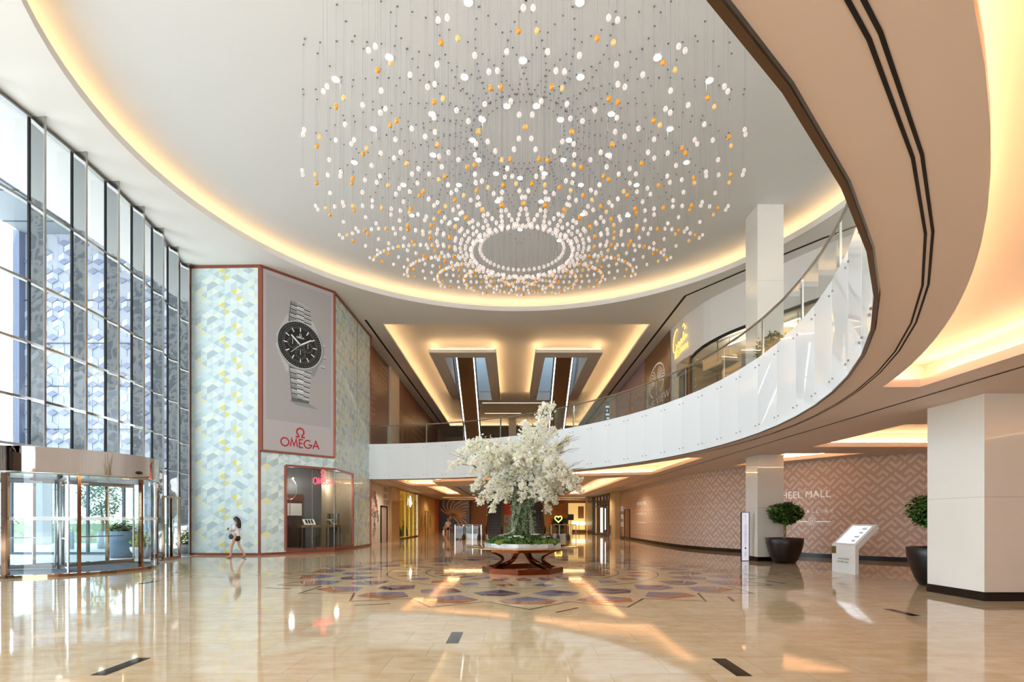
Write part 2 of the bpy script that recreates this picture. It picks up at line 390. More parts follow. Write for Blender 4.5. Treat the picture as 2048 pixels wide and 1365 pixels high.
sl = MB(); sl.bar((10.6, 14.6, ZS+.5), (13.0, 14.1, ZS+.5), .07, .03); sl.build('linear_light', LEDW, parent=so)
ub = curve_plate([slab, VO], ZF-.15, .15); ub.prism(VO, ZS+.1, ZF-.1, caps=False)
uf = ub.build('floor_upper', pm('upper_floor_stone', 'c9b79c', .15), kind='structure')
fa = MB(); tr_ = MB(); bo = MB(); se = MB()
for i in range(len(EDGE)-1):
    p, q = Vector((*EDGE[i], 0)), Vector((*EDGE[i+1], 0)); t = (q-p).normalized(); nrm = Vector((-t.y, t.x, 0))   # towards the atrium
    Z = Vector((0,0,1))
    fa.poly([p+Z*ZS, q+Z*ZS, q+Z*6.04, p+Z*6.04]); fa.poly([p+Z*6.04, q+Z*6.04, q+Z*6.04-nrm*.16, p+Z*6.04-nrm*.16]); fa.poly([p+Z*6.04-nrm*.16, q+Z*6.04-nrm*.16, q+Z*5.9-nrm*.16, p+Z*5.9-nrm*.16])
    tr_.obox((p+q)/2+Z*(ZS-.012)-nrm*.01, t*(q-p).length/2, nrm*.022, Z*.012)
    se.obox(p+Z*(ZS+6.04)/2+nrm*.001, t*.002, nrm*.001, Z*1.04)
    for z in (ZS+.22, 5.8):
        for s_ in (.12, (q-p).length-.12):
            c = p+t*s_+Z*z; bo.tube([c, c+nrm*.025], .02, 6, sm=False)
w = fa.build('wall_balcony', FASC, kind='structure')
tr_.build('edge_trim', pm('edge_trim_brown', '5d4632', .3, .4), parent=w); se.build('panel_seam', pm('seam_grey', 'd9dddf', .6), parent=w); bo.build('panel_bolt', STEEL, parent=w)

# ---- walls ------------------------------------------------------------------------
def wall_strip(name, path, z0, z1, mat):
    b = MB()
    for p, q in zip(path, path[1:]): b.poly([(*p, z0), (*q, z0), (*q, z1), (*p, z1)])
    return b.build(name, mat, kind='structure')
WARMW = pm('warm_wall_paint', 'dfcdb6', .5)
HOARD = pm('hoarding_print', 'd0b4a5', .55)
wr = wall_strip('wall_right', WALL, 0, ZS+.2, HOARD)
bs = MB()
for p, q in zip(WALL, WALL[1:-1]): bs.bar((p[0]-.02, p[1], .085), (q[0]-.02, q[1], .085), .04, .17)
bs.build('baseboard_right', BLACK, kind='structure')
UPW = pm('upper_shop_front_paint', 'ece6df', .5)
wl = MB()
[wl.poly([(-8.9, y0, 0), (-8.9, y1, 0), (-8.9, y1, ZS+.2), (-8.9, y0, ZS+.2)]) for y0, y1 in ((31.5, 40.8), (49.05, 66))]; wl.build('wall_left', WARMW, kind='structure')
MB().poly([(-8.9, 31.5, ZF), (-8.9, 70, ZF), (-8.9, 70, ZC), (-8.9, 31.5, ZC)]).build('wall_left_upper', WARMW, kind='structure')
MB().poly([(-9, 66, 0), (9.2, 66, 0), (9.2, 66, ZS+.2), (-9, 66, ZS+.2)]).build('wall_back', pm('back_wall_brown', '9c7452', .5), kind='structure')
MB().poly([(-9, 69.8, ZF), (9.2, 69.8, ZF), (9.2, 69.8, ZC), (-9, 69.8, ZC)]).build('wall_back_upper', pm('back_wall_upper_brown', 'a98560', .5), kind='structure')
MB().poly([(3, -10, 0), (17, -10, 0), (17, -10, ZS+.2), (3, -10, ZS+.2)]).build('wall_light_block', WARMW, kind='structure')  # unseen part wall added behind the camera to cut sky light

# chevron labyrinth print on the hoarding: Z-shaped strokes that tile the wall
def wall_map(path):
    S = [0]
    for p, q in zip(path, path[1:]): S.append(S[-1] + (Vector(q)-Vector(p)).length)
    def f(s, z, n=.004):
        i = 0
        while i < len(path)-2 and s > S[i+1]: i += 1
        p, q = Vector(path[i]), Vector(path[i+1]); t = (q-p).normalized(); w = p + t*(s-S[i])
        nn = Vector((t.y, -t.x));
        if nn.x > 0: nn = -nn
        return Vector((w.x+nn.x*n, w.y+nn.y*n, z))
    return f, S
WMAP, WS = wall_map(WALL[:-1])
ST = pm('hoarding_print_pale', 'e6d8cc', .5)
zb = MB(); U = .255
S0, S1 = 25.0, WS[-1]
def wclip(poly, x0, x1, y0, y1):
    for ax, lim, sg in ((0,x0,1),(0,x1,-1),(1,y0,1),(1,y1,-1)):
        out = []
        for i in range(len(poly)):
            a, b = poly[i-1], poly[i]; da = (a[ax]-lim)*sg; db = (b[ax]-lim)*sg
            if da >= 0: out.append(a)
            if da*db < 0: t = da/(da-db); out.append((a[0]+(b[0]-a[0])*t, a[1]+(b[1]-a[1])*t))
        poly = out
        if len(poly) < 3: return []
    return poly
CELL = .82; HW = .058*CELL; MOT = [[(330,260),(545,90),(650,170)], [(510,215),(640,315),(755,222)], [(710,385),(840,283)], [(430,305),(560,406)], [(255,475),(360,392),(475,482)], [(610,440),(825,607),(950,508)]]
MOT = [[(x/565*CELL, -y/440*CELL) for x, y in m_] for m_ in MOT]
cuts = [S0] + [s for s in WS if S0 < s < S1] + [S1]
for i in range(int((S1-S0)/CELL)+3):
    for j in range(8):
        for m_ in MOT:
            for n_, (p, q) in enumerate(zip(m_, m_[1:])):
                p, q = Vector(p), Vector(q); d_ = (q-p).normalized(); w_ = Vector((-d_.y, d_.x))*HW
                if n_ < len(m_)-2: q = q + d_*HW
                if n_ > 0: p = p - d_*HW
                o_ = Vector((S0-1+i*CELL, j*CELL)); qd = [tuple(o_+v) for v in (p-w_, q-w_, q+w_, p+w_)]
                qd = wclip(qd, S0, S1, .17, ZS)
                for k in range(len(cuts)-1):
                    pq = wclip(qd, cuts[k], cuts[k+1], 0, 9) if len(qd) > 2 else []
                    if len(pq) > 2: zb.poly([WMAP(s + (1e-4 if abs(s-cuts[k]) < 1e-6 else 0), z, .004 + .0004*n_) for s, z in pq])
zb.build('labyrinth_print', ST, parent=wr)
# lettering printed on that wall
wt = MB()
def wall_text(s_, size, sc, z, sp=1.0, al='CENTER'):
    me = text_mesh(s_, align=al, sp=sp)
    wt.add([WMAP(sc + v.co.x*size, z + v.co.y*size, .012) for v in me.vertices], [list(p.vertices) for p in me.polygons])
def wall_line(s0, s1, z, h): wt.poly([WMAP(s0, z, .012), WMAP(s1, z, .012), WMAP(s1, z+h, .012), WMAP(s0, z+h, .012)])
# positions along the wall
def s_at(px):
    best = None
    for k in range(4000):
        s = WS[-2] * k / 4000; w = WMAP(s, 1)
        e = abs(1024 + 1050*w.x/w.y - px)
        if best is None or e < best[0]: best = (e, s)
    return best[1]
sR = s_at(1660); wall_text('NAKHEEL MALL', .40, sR+.02, 2.46, 1.06, 'RIGHT'); wall_text('NAKHEELMALL.AE', .21, sR+.12, 1.83, 1.8, 'RIGHT')
wall_line(sR-3.2, sR-2.4, 1.45, .035); wall_line(sR-1.5, sR-.88, 1.45, .035); wall_line(sR-.54, sR+.02, 1.45, .035)
me_ = MB()
ring = [WMAP(sR-.82-.1-.0+.0 + .0 - .42 + .13*cos(rad(a)), 1.47+.13*sin(rad(a)), .012) for a in range(0, 361, 15)]
sL = s_at(1283); wall_text('NAKHEEL MALL', .36, sL, 2.6, 1.08); wall_text('NAKHEELMALL.AE', .22, sL, 1.9, 1.5); wall_line(sL-1.2, sL+1.2, 1.32, .035)
for z in (2.55, 1.9, 1.25):
    for k in range(3): wall_line(s_at(1244)-.45, s_at(1244)+.55, z-.13*k, .07)
cx0 = sR-.71
for r0 in (.13, .06):
    for i in range(24):
        a, b_ = rad(15*i), rad(15*i+15)
        wt.poly([WMAP(cx0+r0*cos(a), 1.47+r0*sin(a), .012), WMAP(cx0+r0*cos(b_), 1.47+r0*sin(b_), .012), WMAP(cx0+(r0+.018)*cos(b_), 1.47+(r0+.018)*sin(b_), .012), WMAP(cx0+(r0+.018)*cos(a), 1.47+(r0+.018)*sin(a), .012)])
wt.build('wall_lettering', pm('lettering_white', 'fbf8f4', .5, emit='fbf8f4', es=.35), parent=wr)  # slight glow put into the print so it reads whiter
hd = MB(); f_ = WMAP
sd0, sd1 = s_at(1250), s_at(1260)
MB().poly([f_(sd0,0,.02), f_(sd1,0,.02), f_(sd1,2.3,.02), f_(sd0,2.3,.02)]).build('door_panel', pm('hoarding_door', 'a98673', .5), parent=wr)
db = MB(); db.bar(f_(sd0,0,.03), f_(sd0,2.35,.03), .06); db.bar(f_(sd1,0,.03), f_(sd1,2.35,.03), .06); db.bar(f_(sd0,2.35,.03), f_(sd1,2.35,.03), .06); db.build('door_frame', DARKM, parent=wr)

# ================================================================== store front with triangle wallpaper
P0, P1, P2, P3 = (-14.05, 22.85), (-10.91, 22.76), (-8.6, 25.4), (-8.5, 31.5)
PALS = ['cddedf','d5e4e4','c3d6d7','dce8e8','b9cccf','d2e0da','e3ebdf','e3e9d0','d0dfe2','c6d6d9','d8e4e0','b2c4c8','dfd47c','e3e0b4']
TRI = [pm('wallpaper_%s' % p, p, .45, coat=.15) for p in PALS]
CW, CH = .262, .298
hp = random.Random(11); HASH = {}
for c in range(11):
    for r in range(5):
        for k in (0, 1):
            x = hp.random(); HASH[c, r, k] = [0,1,2,3,4,5,8,9,10,0,1,2,3,8,10,6,7,11][int(x*18)]
for c, r, m_ in [(1,2,13),(5,0,12),(7,2,12)]: HASH[c, r, 1] = m_; HASH[(c+1) % 11, (r) % 5, 0] = m_
def tri_rect(b, o, u, L, z0, z1, s_off, x0=0):
    o = Vector((*o, 0)); u = Vector((*u, 0)).normalized()
    k0 = int((s_off+x0)/CW)-1
    for c in range(k0, int((s_off+L)/CW)+2):
        for r in range(int(z0/CH)-2, int(z1/CH)+2):
            a0 = c*CW; a1 = a0+CW; z = r*CH + (CH/2 if c % 2 else 0)
            for k, tri in enumerate((((a0,z),(a1,z+CH/2),(a0,z+CH)), ((a1,z+CH/2),(a1,z+1.5*CH),(a0,z+CH)))):
                q = wclip([(s-s_off, y) for s, y in tri], x0, L, z0, z1)
                if len(q) > 2: b.poly([o+u*s+Vector((0,0,y)) for s, y in q], HASH[c % 11, r % 5, k])
d1 = Vector(P1)-Vector(P0); d2 = Vector(P2)-Vector(P1); d3 = Vector(P3)-Vector(P2); L1, L2, L3 = d1.length, d2.length, d3.length
WZ0, WZ1 = .17, 3.98; US = .316*L2; SE = 2.72
sf = MB()
tri_rect(sf, P0, d1, L1, 0, ZC, 0); tri_rect(sf, P1, d2, US, 0, ZC, L1); tri_rect(sf, P1, d2, L2, 0, WZ0, L1, US); tri_rect(sf, P1, d2, L2, WZ1, ZC, L1, US)
tri_rect(sf, P2, d3, SE, 0, WZ0, L1+L2); tri_rect(sf, P2, d3, SE, WZ1, ZC, L1+L2); tri_rect(sf, P2, d3, L3, 0, ZC, L1+L2, SE)
store = sf.build('wall_store', TRI, kind='structure')
tb = MB()
def P(s, z, n=.03, face=2):
    o, d_ = ((P0, d1), (P1, d2), (P2, d3))[face-1]; t = Vector((*d_, 0)).normalized(); nn = Vector((t.y, -t.x, 0))
    return Vector((*o, 0)) + t*s + Vector((0,0,z)) + nn*n
for fc, L in ((1, L1), (2, L2), (3, L3)):
    tb.bar(P(0,.05,.02,fc), P(L,.05,.02,fc), .06, .1); tb.bar(P(0,ZC-.06,.02,fc), P(L,ZC-.06,.02,fc), .06, .12)
for s_, fc in ((.05,1), (L1-.03,1), (L3-.05,3)): tb.bar(P(s_,0,.02,fc), P(s_,ZC,.02,fc), .1, .06)
tb.build('copper_trim', COPPER, parent=store)
MB().bar(P(3.55,0,.01,3), P(3.55,ZC,.01,3), .03, .03).build('panel_joint', STEEL, parent=store)
MB().box(-14.3, -14.06, 22.6, 23.2, 0, ZC).build('trim_2', BLACK, kind='structure')
MB().poly([(-8.5,31.5,0),(-8.9,31.5,0),(-8.9,31.5,ZC),(-8.5,31.5,ZC)]).build('trim_3', COPPER, kind='structure')

# ================================================================== glass curtain wall
GC = (-36.2, 15.5); GR = 23.0
def gl(y, off=0): return (GC[0] + (GR+off)*math.sqrt(max(0, 1-((y-GC[1])/(GR+off))**2)), y)
FY = [14.39 + 1.37*k for k in range(-8, 7)]
TZ = [3.56, 4.85, 6.38, 8.06, 10.2]
win = bpy.data.objects.new('window_1', None); COL.objects.link(win); win.location = (-13.2, 14.4, 0); ORG['window_1'] = Vector(win.location); win['kind'] = 'structure'; win['label'] = 'tall curved glass curtain wall with mirror steel fins above the revolving door'
DY0, DY1 = 13.75, 18.45
gb = MB(); tb = MB(); mb_ = MB()
ys = [FY[0] + .0 + i*1.37/2 for i in range((len(FY)-1)*2+1)] + [22.58]
for a, b_ in zip(ys, ys[1:]):
    p, q = gl(a), gl(b_); z0 = 3.5 if (a > DY0-.7 and b_ < DY1+.7) else 0
    gb.poly([(*p, z0), (*q, z0), (*q, ZC), (*p, ZC)])
    for z in TZ: tb.bar((*gl(a, .05), z), (*gl(b_, .05), z), .12, .07)
    tb.bar((*gl(a, .05), ZC-.05), (*gl(b_, .05), ZC-.05), .14, .1)
gb.build('glass_pane', GLASSF, parent=win); tb.build('transom', STEEL, parent=win)
for y in FY:
    z0 = 3.5 if DY0-.2 < y < DY1+.2 else 0
    x = gl(y)[0]; f = MB(); f.box(x, x+.40, y-.012, y+.012, z0, ZC, 0); f.box(x+.40, x+.44, y-.03, y+.03, z0, ZC, 1); f.box(x-.03, x+.03, y-.035, y+.035, z0, ZC, 2)
    f.build('mullion_fin', [MIRROR, STEEL, BLACKM], parent=win)
# ================================================================== THINGS
# ---- bead chandelier -------------------------------------------------------------
CC = Vector((.3, 15.9, ZC+.62))
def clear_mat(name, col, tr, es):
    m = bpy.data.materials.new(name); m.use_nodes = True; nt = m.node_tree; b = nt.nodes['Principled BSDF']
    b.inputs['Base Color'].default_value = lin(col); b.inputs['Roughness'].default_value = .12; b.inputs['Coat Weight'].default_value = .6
    b.inputs['Emission Color'].default_value = lin(col); b.inputs['Emission Strength'].default_value = es  # faint self-glow put into the bead glass, which holds no lamps
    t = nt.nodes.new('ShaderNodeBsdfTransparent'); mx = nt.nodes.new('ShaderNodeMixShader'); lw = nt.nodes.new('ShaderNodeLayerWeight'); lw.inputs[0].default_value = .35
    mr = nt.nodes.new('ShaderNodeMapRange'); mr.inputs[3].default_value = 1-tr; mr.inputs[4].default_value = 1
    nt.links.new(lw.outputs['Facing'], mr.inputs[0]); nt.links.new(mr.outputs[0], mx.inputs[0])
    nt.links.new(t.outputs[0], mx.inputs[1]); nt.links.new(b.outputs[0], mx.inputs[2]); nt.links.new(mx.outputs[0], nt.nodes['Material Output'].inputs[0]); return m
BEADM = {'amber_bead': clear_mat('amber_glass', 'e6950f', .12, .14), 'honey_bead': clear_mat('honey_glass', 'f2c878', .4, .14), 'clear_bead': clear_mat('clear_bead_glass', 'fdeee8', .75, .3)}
beads = []
for fam in (1, -1):
    for k in range(24):
        for j in range(21):                                   # from the ring outwards, ever wider spaced
            t = .745*(2.34**(j/20) - 1)
            r = 1.55 + 4.67*t; a = 15*k + 7.5 + fam*(1.4 + 37.0*t**.95)
            z = 9.64 + 1.36*t**1.05; i = 20 - j
            coloured = i % 3 == 1 and i < 17
            kind = ('amber_bead' if fam > 0 else 'honey_bead') if coloured else 'clear_bead'
            if coloured and i % 6 == 4 and k % 2: kind = 'amber_bead'
            beads.append((kind, CC.x + r*sin(rad(a)), CC.y - r*cos(rad(a)), z))
for r, n, z in ((1.27, 46, 9.72), (1.52, 48, 9.6)):
    for i in range(n): beads.append(('clear_bead', CC.x + r*cos(2*PI*i/n), CC.y + r*sin(2*PI*i/n), z))
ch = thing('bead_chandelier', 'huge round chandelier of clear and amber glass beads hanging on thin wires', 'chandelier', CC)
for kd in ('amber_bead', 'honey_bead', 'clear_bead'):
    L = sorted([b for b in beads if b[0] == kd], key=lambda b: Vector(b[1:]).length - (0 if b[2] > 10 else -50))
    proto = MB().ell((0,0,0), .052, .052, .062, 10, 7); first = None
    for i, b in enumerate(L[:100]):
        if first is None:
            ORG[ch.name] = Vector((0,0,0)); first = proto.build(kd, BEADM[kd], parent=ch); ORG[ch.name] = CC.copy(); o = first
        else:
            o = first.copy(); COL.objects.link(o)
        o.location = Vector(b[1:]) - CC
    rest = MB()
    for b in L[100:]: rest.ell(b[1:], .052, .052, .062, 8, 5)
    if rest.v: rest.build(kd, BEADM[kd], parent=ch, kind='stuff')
wm = MB(); hk = MB()
for b in beads:
    wm.tube([(b[1], b[2], b[3]), (b[1], b[2], ZC+.62)], .002, 3, sm=False, cap=False); hk.box(b[1]-.008, b[1]+.035, b[2]-.008, b[2]+.008, ZC+.59, ZC+.62)
wm.build('hanging_wire', pm('wire_grey', '85878b', .5), parent=ch, kind='stuff'); hk.build('ceiling_hook', pm('hook_dark', '6d7075', .5), parent=ch, kind='stuff')

# ---- recessed downlights in the dome -----------------------------------------------
SPX = [(937,5),(1160,5),(779,116),(1046,122),(1315,116),(672,160),(929,155),(1161,155),(1419,162),(1014,213),(1073,213),(864,229),(1223,229),(965,240),(1121,240),(747,259),(1340,259),(945,281),(1138,281),(866,311),(1217,311),(709,326),(957,321),(1127,321),(1373,326),(992,348),(1089,348),(1040,357),(807,371),(918,371),(1162,371),(1273,371),(995,404),(1082,404),(824,432),(1256,432),(913,439),(1165,430),(1040,460),(962,482),(1118,482)]
proto = None
for i, (px, py) in enumerate(SPX):
    D_ = 11.65*1050/(1040-py); x = (px-1024)/1050*D_; z = ZC+.62
    if proto is None:
        t = thing('downlight', 'round recessed downlight glowing in the circular ceiling above the beads', 'ceiling light', (x, D_, z), 'downlights in the circular ceiling')
        b = MB(); b.lathe([(.085,-.004),(.115,-.004),(.12,-.016),(.11,-.02),(.085,-.01)], (x, D_, z), 20, 0, closed_prof=True); b.build('trim_ring', WHITEP, parent=t)
        b = MB(); b.lathe([(0,-.012),(.085,-.012)], (x, D_, z), 20); b.build('lamp_face', SPOT, parent=t); proto = t
    else:
        t = proto.copy(); COL.objects.link(t); t.location = (x, D_, z)
        for c in list(proto.children):
            c2 = c.copy(); COL.objects.link(c2); c2.parent = t

# ---- flower table ---------------------------------------------------------------------
TX, TY = .31, 15.75
tt = thing('display_table', 'octagonal copper table with curved hourglass legs and thick white top', 'table', (TX, TY, 0))
def octa(r, a0=22.5): return [(TX+r*cos(rad(a0+45*i)), TY+r*sin(rad(a0+45*i))) for i in range(8)]
def ring8(b, ro, ri, z0, z1, a0=38):
    O, I = octa(ro, a0), octa(ri, a0)
    for i in range(8):
        j = (i+1) % 8
        b.poly([(*O[i],z0),(*O[j],z0),(*O[j],z1),(*O[i],z1)]); b.poly([(*I[j],z0),(*I[i],z0),(*I[i],z1),(*I[j],z1)])
        b.poly([(*O[i],z1),(*O[j],z1),(*I[j],z1),(*I[i],z1)]); b.poly([(*O[j],z0),(*O[i],z0),(*I[i],z0),(*I[j],z0)])
b = MB(); ring8(b, 1.22, 1.02, 0, .15); b.build('base_ring', BRONZE, parent=tt)
b = MB(); ring8(b, 1.14, .98, .61, .70); b.build('upper_ring', BRONZE, parent=tt)
for i in range(8):
    for s_ in (1,):
        a = 45*i + 20; b = MB(); N_ = 16; pr = []
        for k in range(N_+1):
            t = k/N_; z = .13 + .50*t; r = 1.1 - .42*sin(PI*t)**1.1 - .05*t; aa = a + (22 if i % 2 else -22)*(t-.5)*1.6
            pr.append((r, rad(aa), z))
        for k in range(N_):
            q = []
            for r, aa, z in (pr[k], pr[k+1]):
                rr = Vector((cos(aa), sin(aa), 0)); tg = Vector((-sin(aa), cos(aa), 0)); c = Vector((TX, TY, z)) + rr*r
                q.append([c - tg*.07 - rr*.018, c + tg*.07 - rr*.018, c + tg*.07 + rr*.018, c - tg*.07 + rr*.018])
            b.add(q[0]+q[1], [(0,1,5,4),(1,2,6,5),(2,3,7,6),(3,0,4,7)])
        b.build('leg', BRONZE, parent=tt)
b = MB(); b.prism(octa(1.15, 38), .72, .86); b.prism(octa(1.12, 38), .70, .72, 1); b.build('white_top', [pm('white_marble_top', 'f2f0ee', .2, coat=.8, noise=(2.5, .12, 'cfcac6')), STEEL], parent=tt)
gd = MB().lathe([(1.13,.728),(1.66,.728),(1.66,.742),(1.13,.742)], (TX, TY, 0), 64); gd.build('glass_shelf', glassm('shelf_glass', 'f3e6cf', 1.4, gcol='fff0d8'), parent=tt)
b = MB().lathe([(1.655,.726),(1.675,.726),(1.675,.744),(1.655,.744)], (TX, TY, 0), 64, closed_prof=True); b.build('gold_rim', pm('gold_rim', 'd9b36a', .2, 1), parent=tt)

# ---- blossom tree arrangement -----------------------------------------------------------
fr = random.Random(3)
ft = thing('blossom_tree', 'tall arrangement of drooping white blossom branches on an ivy clad trunk', 'flower arrangement', (TX, TY, .86))
b = MB()
for i in range(16):
    a = 2*PI*i/16; r0 = .26 + .08*fr.random(); p = []
    for k in range(9):
        t = k/8; z = .9 + 1.75*t; r = r0*(1.15 - .35*sin(PI*t*.8)) ; aa = a + .5*sin(3*t+i)
        p.append((TX + r*cos(aa), TY + r*sin(aa), z))
    b.tube(p, .045 + .02*fr.random(), 5)
b.build('trunk', pm('vine_trunk', '8f8778', .8, noise=(14, .3, 'b0aa9c')), parent=ft)
def leaf(b, c, s, mi, rnd, nrm=None):
    a, e = rnd.uniform(0, 2*PI), rnd.uniform(-1.0, .5)
    d = Vector((cos(a)*cos(e), sin(a)*cos(e), sin(e))); w = d.cross(Vector((rnd.uniform(-.5,.5), rnd.uniform(-.5,.5), 1))).normalized(); n_ = d.cross(w)
    c = Vector(c)
    b.add([c, c + d*s*.5 + w*s*.28 + n_*s*.08, c + d*s, c + d*s*.5 - w*s*.28 + n_*s*.08, c + d*s*.5 - n_*s*.05], [(0,1,4),(1,2,4),(2,3,4),(3,0,4)], mi)
b = MB()
for i in range(1900):
    t = fr.random(); a = fr.uniform(0, 2*PI)
    if fr.random() < .35: a = rad(-90) + fr.gauss(0, .5) + .9*(t-.5)
    r = .36*(1.12-.35*sin(PI*t*.8)) + fr.uniform(-.03, .08); leaf(b, (TX+r*cos(a), TY+r*sin(a), .9+1.7*t), fr.uniform(.06, .13), fr.choice((0,1,1,2,2,2)), fr)
b.build('ivy', [pm('ivy_a','35522a',.5), pm('ivy_b','5d7d45',.5), pm('ivy_c','93a985',.5)], parent=ft, kind='stuff')
b = MB()
for i in range(60):
    a = fr.uniform(0, 2*PI); r = 1.0*math.sqrt(fr.random()); z = .87 + .16*(1-r) ; s_ = fr.uniform(.1, .18); r = min(r, 1.0)
    b.ell((TX+r*cos(a), TY+r*sin(a), z), s_, s_, s_*.6, 7, 5, fr.choice((0,1)))
for i in range(1500):
    a = fr.uniform(0, 2*PI); r = 1.1*math.sqrt(fr.random()); leaf(b, (TX+r*cos(a), TY+r*sin(a), .91 + .26*(1.1-r)+fr.uniform(-.03,.06)), fr.uniform(.06,.12), fr.choice((2,2,3,4)), fr)
for i in range(40):
    a = fr.uniform(0, 2*PI); r = .85*math.sqrt(fr.random())
    for k in range(5): b.ell((TX+r*cos(a)+.035*cos(k*1.26), TY+r*sin(a)+.035*sin(k*1.26), 1.0+.22*(1-r)), .03, .03, .02, 5, 3, 5)
PETW = petal('white_petal', 'fffdf6')
b.build('moss_mound', [pm('moss_a', '6f7a26', .9), pm('moss_b', '4b6a22', .9)] + GREEN + [PETW], parent=ft, kind='stuff')
TIPS = [(.89,4.92),(.62,4.75),(.21,4.58),(.05,4.2),(-.35,3.95),(1.0,4.3),(1.37,3.98),(1.2,3.75),(.75,4.45),(-1.5,3.75),(-1.25,3.85),(-2.08,3.08),(-1.9,3.5),(-1.62,3.55),(-1.55,2.95),(-1.47,2.5),(-1.35,2.65),(-1.25,2.05),(-1.0,2.2),(-.9,1.85),(-.65,2.2),(-.4,2.35),(0,2.3),(.3,2.3),(.55,2.15),(.81,1.88),(.95,2.05),(1.2,2.45),(1.7,2.42),(1.65,2.7),(1.45,2.6),(1.4,2.95),(1.2,3.1),(.9,3.2),(.5,3.9),(.3,4.2),(-.2,3.5),(-.7,3.3),(-1.0,3.0),(-.5,2.8),(.2,2.9),(.6,2.8),(1.0,2.6)]
br = MB(); bl = MB(); lf = MB()
def blossom(c, s):
    mi = fr.choices((0,1,2,3), (7,4,1,1))[0]
    nn = Vector((fr.gauss(0,1), fr.gauss(0,1), fr.gauss(0,1)+.3)).normalized(); u = nn.orthogonal().normalized(); v = nn.cross(u); s *= 1.25; a0 = fr.uniform(0, 6)
    for k in range(5):
        d_ = u*cos(a0+k*1.2566) + v*sin(a0+k*1.2566); e = nn.cross(d_)
        bl.add([c, c+d_*s*.6+e*s*.42+nn*s*.22, c+d_*s+nn*s*.5, c+d_*s*.6-e*s*.42+nn*s*.22], [(0,1,2,3)], mi)
for ti, (dx, z) in enumerate(TIPS + TIPS[::2]):
    rr = abs(dx); ytot = fr.uniform(-1, 1)*max(.5, 1.3 - .35*rr) if ti else -.2
    if ti >= len(TIPS): ytot = fr.choice((-1,1))*fr.uniform(.5,1.45); dx *= .75; z += fr.uniform(-.1,.25); z = min(z, 3.1)
    p0 = Vector((TX + fr.uniform(-.15,.15), TY + fr.uniform(-.15,.15), 2.35)); p3 = Vector((TX+dx, TY+ytot, z))
    up = z > 3.6
    p1 = Vector((TX + dx*.15, TY + ytot*.15, 3.2 if up else 3.45)); p2 = Vector((TX + dx*.65, TY + ytot*.65, z + (-.25 if up else .75))) if not up else Vector((TX+dx*.55, TY+ytot*.6, 3.2+(z-3.2)*.55))
    pts = []
    for k in range(15):
        t = k/14; pts.append(p0*(1-t)**3 + p1*3*t*(1-t)**2 + p2*3*t*t*(1-t) + p3*t**3)
    br.tube(pts, [.022*(1-.8*k/14) for k in range(15)], 4)
    for k in range(4, 15):
        f = (k-4)/10; n_ = int(32 - 13*f); w = .20 - .10*f
        for _ in range(n_):
            q = pts[k] + (pts[min(k+1,14)]-pts[k])*fr.random() + Vector((fr.gauss(0,1), fr.gauss(0,1), fr.gauss(0,1)))*w*.55
            blossom(q, fr.uniform(.026, .05))
        if fr.random() < .8: leaf(lf, pts[k] + Vector((fr.gauss(0,.1), fr.gauss(0,.1), fr.gauss(0,.1))), .1, fr.choice((1,2,2)), fr)
for i in range(26):     # bare twigs
    dx, z = fr.choice(((1.5,3.9),(1.75,3.1),(-2.0,3.3),(1.6,3.7),(1.3,3.5))); p = Vector((TX+dx*.7, TY+fr.uniform(-.5,.5), z-.15)); q = Vector((TX+dx*fr.uniform(.95,1.15), p.y+fr.uniform(-.2,.2), z+fr.uniform(-.2,.25)))
    br.tube([p, (p+q)/2+Vector((0,0,.05)), q], [.008,.006,.003], 3)
br.build('branch', pm('twig_brown', '6b5a44', .8), parent=ft)
bl.build('blossom', [PETW, petal('petal_cream', 'fdf6e0'), petal('petal_green', 'eaf2d2'), petal('petal_shade', 'f3e9d2')], parent=ft, kind='stuff')
lf.build('leaf', GREEN, parent=ft, kind='stuff')

# ---- banner with the watch ----------------------------------------------------------------
ban = MB(); BM = [pm('banner_grey', 'a8a2a1', .5), pm('banner_pale', 'b5adad', .5), COPPER]
UX, UZ = Vector((*d2, 0)).normalized(), Vector((0,0,1)); BN = UX.cross(UZ)
def T2(n): return frame(P(0, 0, n, 2), UX, UZ)
def pol(b, pts, n, mi): b.add([T2(n) @ Vector((x, y, 0)) for x, y in pts], [list(range(len(pts)))], mi)
def rect(b, x0, x1, y0, y1, n, mi): pol(b, [(x0,y0),(x1,y0),(x1,y1),(x0,y1)], n, mi)
bo_ = thing('advertising_banner', 'tall grey banner in a copper frame showing a steel chronograph wristwatch', 'banner', P(0, 4.5, .04, 2))
b = MB(); rect(b, .06, L2-.04, 4.58, ZC-.12, .05, 1); rect(b, .22, L2-.22, 5.95, ZC-.3, .054, 0); b.build('printed_sheet', BM, parent=bo_)
b = MB()
for p, q in (((.03,4.55),(.03,ZC-.1)),((L2-.02,4.55),(L2-.02,ZC-.1)),((.03,4.55),(L2-.02,4.55))): b.bar(P(*p,.05,2), P(*q,.05,2), .09, .09)
b.build('frame', COPPER, parent=bo_)
wx, wz = .5*L2+.02, 9.55
G = [pm('print_grey_%d' % i, c, .5) for i, c in enumerate(('d8d8d6','b9bab8','8e8f8d','5e5f5e','3a3a3a','161616','0b0b0c','f4f4f2'))]
b = MB()
pol(b, [(wx-.55,6.92),(wx-.2,6.78),(wx+.9,6.72),(wx+.3,6.98)], .0555, 2)
